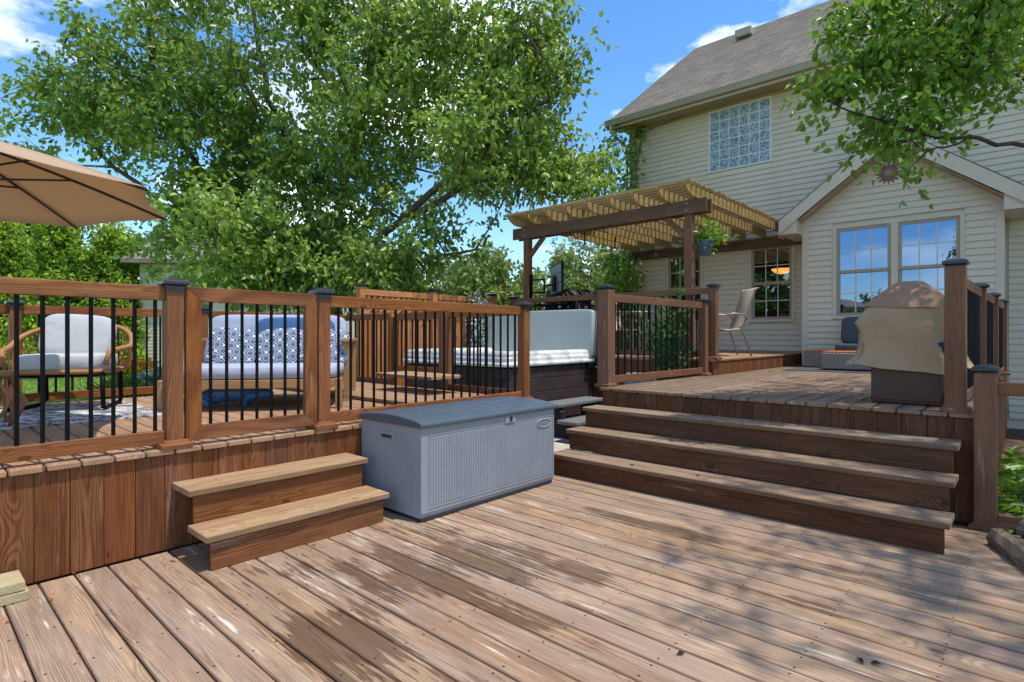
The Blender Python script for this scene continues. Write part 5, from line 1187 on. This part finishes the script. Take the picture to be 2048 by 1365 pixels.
# trees beyond
lab = ['pale olive tree furthest right beside the house, beyond the pergola', 'tall yellow-green tree framed by the pergola posts', 'yellow-green tree left of the pergola post, beyond the fence', 'dark green tree behind the lattice fence in the distance', 'distant tree peeking out left of the pear tree', 'dark rounded tree behind the neighbouring house', 'distant pale tree low behind the pear tree trunk']
for i, (px, t, hgt, wd, mt) in enumerate(((1262, 30, 6.4, 3.0, 'far'), (1165, 34, 7.2, 3.6, 'far'), (985, 27, 5.6, 2.8, 'far'), (900, 40, 7.5, 4.2, 'far2'), (30, 24, 9.5, 4.0, 'far2'), (330, 36, 8.5, 4.4, 'far2'), (760, 36, 6.0, 3.8, 'far'))):
    p = at(px, HORIZ, t); b = (p.x, p.y, -.16); c = hgt * .56
    bl = [((b[0], b[1], c), (wd * .8, wd * .8, hgt * .42), 3), ((b[0] + rng.uniform(-1, 1), b[1] + rng.uniform(-1, 1), hgt * .3), (wd * .75, wd * .75, hgt * .25), 1.6), ((b[0] + wd * .3, b[1] - wd * .3, hgt * .5), (wd * .5, wd * .5, hgt * .25), 1)]
    tree('broadleaf_tree', lab[i], b, [([b, (b[0], b[1], hgt * .3), (b[0] + .3, b[1], hgt * .6), (b[0], b[1] + .2, hgt * .85)], .2, .04), ([(b[0], b[1], hgt * .3), (b[0] + wd * .4, b[1] - wd * .3, hgt * .6)], .1, .03), ([(b[0], b[1], hgt * .3), (b[0] - wd * .4, b[1] + wd * .3, hgt * .6)], .1, .03)], bl, 330, 48, .24, .6, mt, 40 + i, group='trees beyond the yard', void=.2, sub=24, twig=.75, trunk_r=.2)
for i, (x, y, hgt, wd, lb_) in enumerate(((-11, 12, 8.0, 3.4, 'dark tree across the yard reflected in the porch windows'), (-15, 16.5, 9.0, 4.0, 'second tree across the yard reflected in the porch windows'), (-26, 7, 4.2, 5.0, 'low tree far across the yard reflected in the gable window'))):
    tree('broadleaf_tree', lb_, (x, y, -.16), [([(x, y, -.16), (x, y, hgt * .4), (x + .3, y, hgt * .8)], .2, .04)], [((x, y, hgt * .58), (wd * .8, wd * .8, hgt * .4), 2), ((x, y, hgt * .3), (wd * .8, wd * .8, hgt * .25), 1)], 170, 36, .32, .6, 'far2', 140 + i, group='trees beyond the yard', sub=16, twig=.8, trunk_r=.2)
# arborvitae hedge at left and a dark shrub
labs = ['yellow-green arborvitae at the far left edge behind the railing', 'bright green arborvitae directly behind the wicker armchair', 'arborvitae right of the other two, partly behind the pear tree']
for i, (px, t, hh, rad) in enumerate(((0, 20, 5.6, 1.7), (120, 19.5, 5.4, 1.6), (225, 20.5, 4.8, 1.4))):
    p = at(px, HORIZ, t); b = (p.x, p.y, -.16)
    bl = [((b[0], b[1], hh * (.12 + .2 * q)), (rad * (1 - .16 * q), rad * (1 - .16 * q), hh * .16), 1.3 - .2 * q) for q in range(5)]
    tree('arborvitae', labs[i], b, [([b, (b[0], b[1], hh * .5), (b[0], b[1], hh * .9)], .09, .02)], bl, 420, 72, .16, .5, 'arbor', 70 + i, group='arborvitae row', sub=20, twig=.5, trunk_r=.09, droop=-.3, cat='shrub')
def shrub(label, px, t, rad, hh, mt, seed, nl=34, size=.09, name='leafy_shrub', z0=-.16):
    p = at(px, HORIZ, t); b = (p.x, p.y, z0)
    return tree(name, label, b, [([b, (b[0], b[1], z0 + hh * .5), (b[0] + .05, b[1], z0 + hh * .8)], .03, .01)], [((b[0], b[1], z0 + hh * .55), (rad, rad, hh * .45), 1)], 70, nl, size, .6, mt, seed, sub=12, twig=.2, trunk_r=.04, cat='shrub')
shrub('round green shrub behind the back railing beside the daybed', 432, 10.2, .55, 1.35, 'pear2', 91); shrub('variegated pale shrub low on the lawn behind the railing', 320, 11.2, .5, .85, 'silver', 92); shrub('leafy shrub behind the corner of the back railing', 700, 9.6, .4, 1.3, 'vine', 93)
shrub('silvery sprig growing up against the lattice fence', 965, 9.7, .22, 2.2, 'silver', 94, 20, .07); shrub('olive bush beyond the pergola railing at left', 1010, 15, 1.6, 2.6, 'far', 96, 60, .16); shrub('olive bush beyond the gas grill', 1150, 17, 2.0, 2.6, 'far', 97, 60, .16); shrub('dense green bush beyond the lattice fence', 900, 13.5, 1.5, 2.7, 'far2', 98, 60, .15)
fl = thing('daylily', 'clump of orange daylilies on the lawn behind the armchair', 'flowers', tuple(at(268, HORIZ, 11.0).xy) + (-.16,))
C = rs.normal(size=(900, 3)) * np.array([.16, .16, .05]); C[:, 2] = 0; D = C * 2.5 + rs.normal(size=(900, 3)) * .12 + np.array([0, 0, 1]); link(bpy.data.objects.new('foliage', leaves_mesh('foliage', C, D, .62, .05, 'vine', rs, fold=.02)), fl)
C = rs.normal(size=(160, 3)) * np.array([.2, .2, .06]) + np.array([0, 0, .82]); link(bpy.data.objects.new('blossom', leaves_mesh('blossom', C, rs.normal(size=(160, 3)) + np.array([0, 0, .6]), .11, .5, 'flower', rs)), fl)
# woodland plants right of the lower deck
for i, (x, y, s) in enumerate(((5.25, .02, .8), (5.6, -.12, 1.0), (5.9, .0, .9), (6.3, -.1, 1.1), (5.4, -.45, 1.0), (6.0, -.5, 1.1), (6.8, .0, 1.0), (7.4, -.12, 1.1), (5.15, -.3, .8))):
    t = thing('woodland_plant', ('low green leafy woodland plant beside the right deck, %s along the skirt' % ['nearest', 'second', 'third', 'fourth', 'fifth', 'sixth', 'seventh', 'farthest', 'frontmost'][i]), 'plant', (x, y, -.16), rng.uniform(0, 6), 'woodland plants beside the deck'); n_ = 60
    a = rs.uniform(0, 6.28, n_); rd_ = rs.uniform(.03, .24, n_) * s; C = np.stack([rd_ * np.cos(a), rd_ * np.sin(a), rs.uniform(.06, .34, n_) * s], 1); D = np.stack([np.cos(a), np.sin(a), rs.uniform(-.5, .3, n_)], 1)
    link(bpy.data.objects.new('leaf_cluster', leaves_mesh('leaf_cluster', C, D, .13 * s, .42, 'vine', rs)), t)['kind'] = 'stuff'
    m = MB()
    for q in range(10): m.tube([(0, 0, 0), (C[q][0] * .6, C[q][1] * .6, C[q][2] * .7), tuple(C[q])], .004, 4)
    m.obj('stem', 'bark2', t)
# fallen leaves and twigs on the boards
for i, (px, py, z, mt) in enumerate(((1738, 1328, 0, 'deadleaf'), (1728, 1331, 0, 'deadleaf'), (1352, 1312, 0, 'deadleaf'), (148, 1150, 0, 'redleaf'), (103, 1203, 0, 'redleaf'), (22, 1243, 0, 'redleaf'), (156, 1303, 0, 'redleaf'), (1664, 758, ZR, 'deadleaf'), (1708, 780, ZR, 'deadleaf'), (1726, 790, ZR, 'deadleaf'), (1692, 804, ZR, 'deadleaf'), (1269, 931, .188, 'deadleaf'), (1400, 952, .188, 'deadleaf'), (1858, 943, .372, 'deadleaf'))):
    p = onz(px, py, z); o = MB(); r = random.Random(i); s = .022 if mt == 'deadleaf' else .014
    o.add([(0, 0, 0), (s, s * .5, s * .5), (2 * s, 0, s * .15), (s, -s * .5, s * .45)], [(0, 1, 2), (0, 2, 3)])
    where = ['right one of a pair of dark leaves low in the foreground', 'left one of a pair of dark leaves low in the foreground', 'single dark leaf alone in the foreground boards', 'red leaf in the board gap nearest the left skirt', 'red leaf in the gap just right of the pavers', 'red leaf in the gap in front of the pavers', 'red leaf in the gap low at the left corner', 'dark leaf on the right deck farthest from the grill', 'dark leaf on the right deck just left of the grill', 'dark leaf on the right deck touching the grill base side', 'dark leaf near the right deck edge above the steps', 'dark leaf at the left of the lowest wide tread', 'dark leaf at the middle of the lowest wide tread', 'dark leaf at the right end of the middle wide tread'][i]
    tag(o.obj('fallen_leaf', mt, loc=(p.x, p.y, z + .003), rot=(0, 0, r.uniform(0, 6))), 'tiny ' + where, 'leaf', 'fallen leaves on the boards')

# ------------------------------------------------------------------ neighbouring house, seen through the pear tree
nb = thing('neighbour_house', 'pale neighbouring house with siding seen through the pear tree', 'house', (0, 0, -.16))
nc = at(455, HORIZ, 21); nb.location = (nc.x, nc.y, -.16); nb.rotation_euler = (0, 0, math.atan2(rgt.y, rgt.x) + R(8))
MB().box((-3, 0, 0), (4.2, 8, 4.2)).obj('wall', 'siding', nb); m = MB()
for i in range(33): m.prism([(-.018, i * .125), (-.006, i * .125 + .123), (.01, i * .125 + .123), (.01, i * .125)], 0, -3, 4.2)
m.obj('siding_courses', 'siding', nb)['kind'] = 'stuff'
m = MB(); m.prism([(-.5, 4.15), (4, 6.0), (8.5, 4.15), (8.5, 4.0), (-.5, 4.0)], 0, -3.4, 4.6); m.obj('roof', 'shingle', nb)
for x in (-2.2, 1.6):
    f = MB().box((x, -.05, .9), (x + 1.3, .02, 2.3)).obj('window', 'muntin', nb); MB().box((x + .08, -.06, .98), (x + 1.22, -.045, 2.22)).obj('pane', 'glass', f)
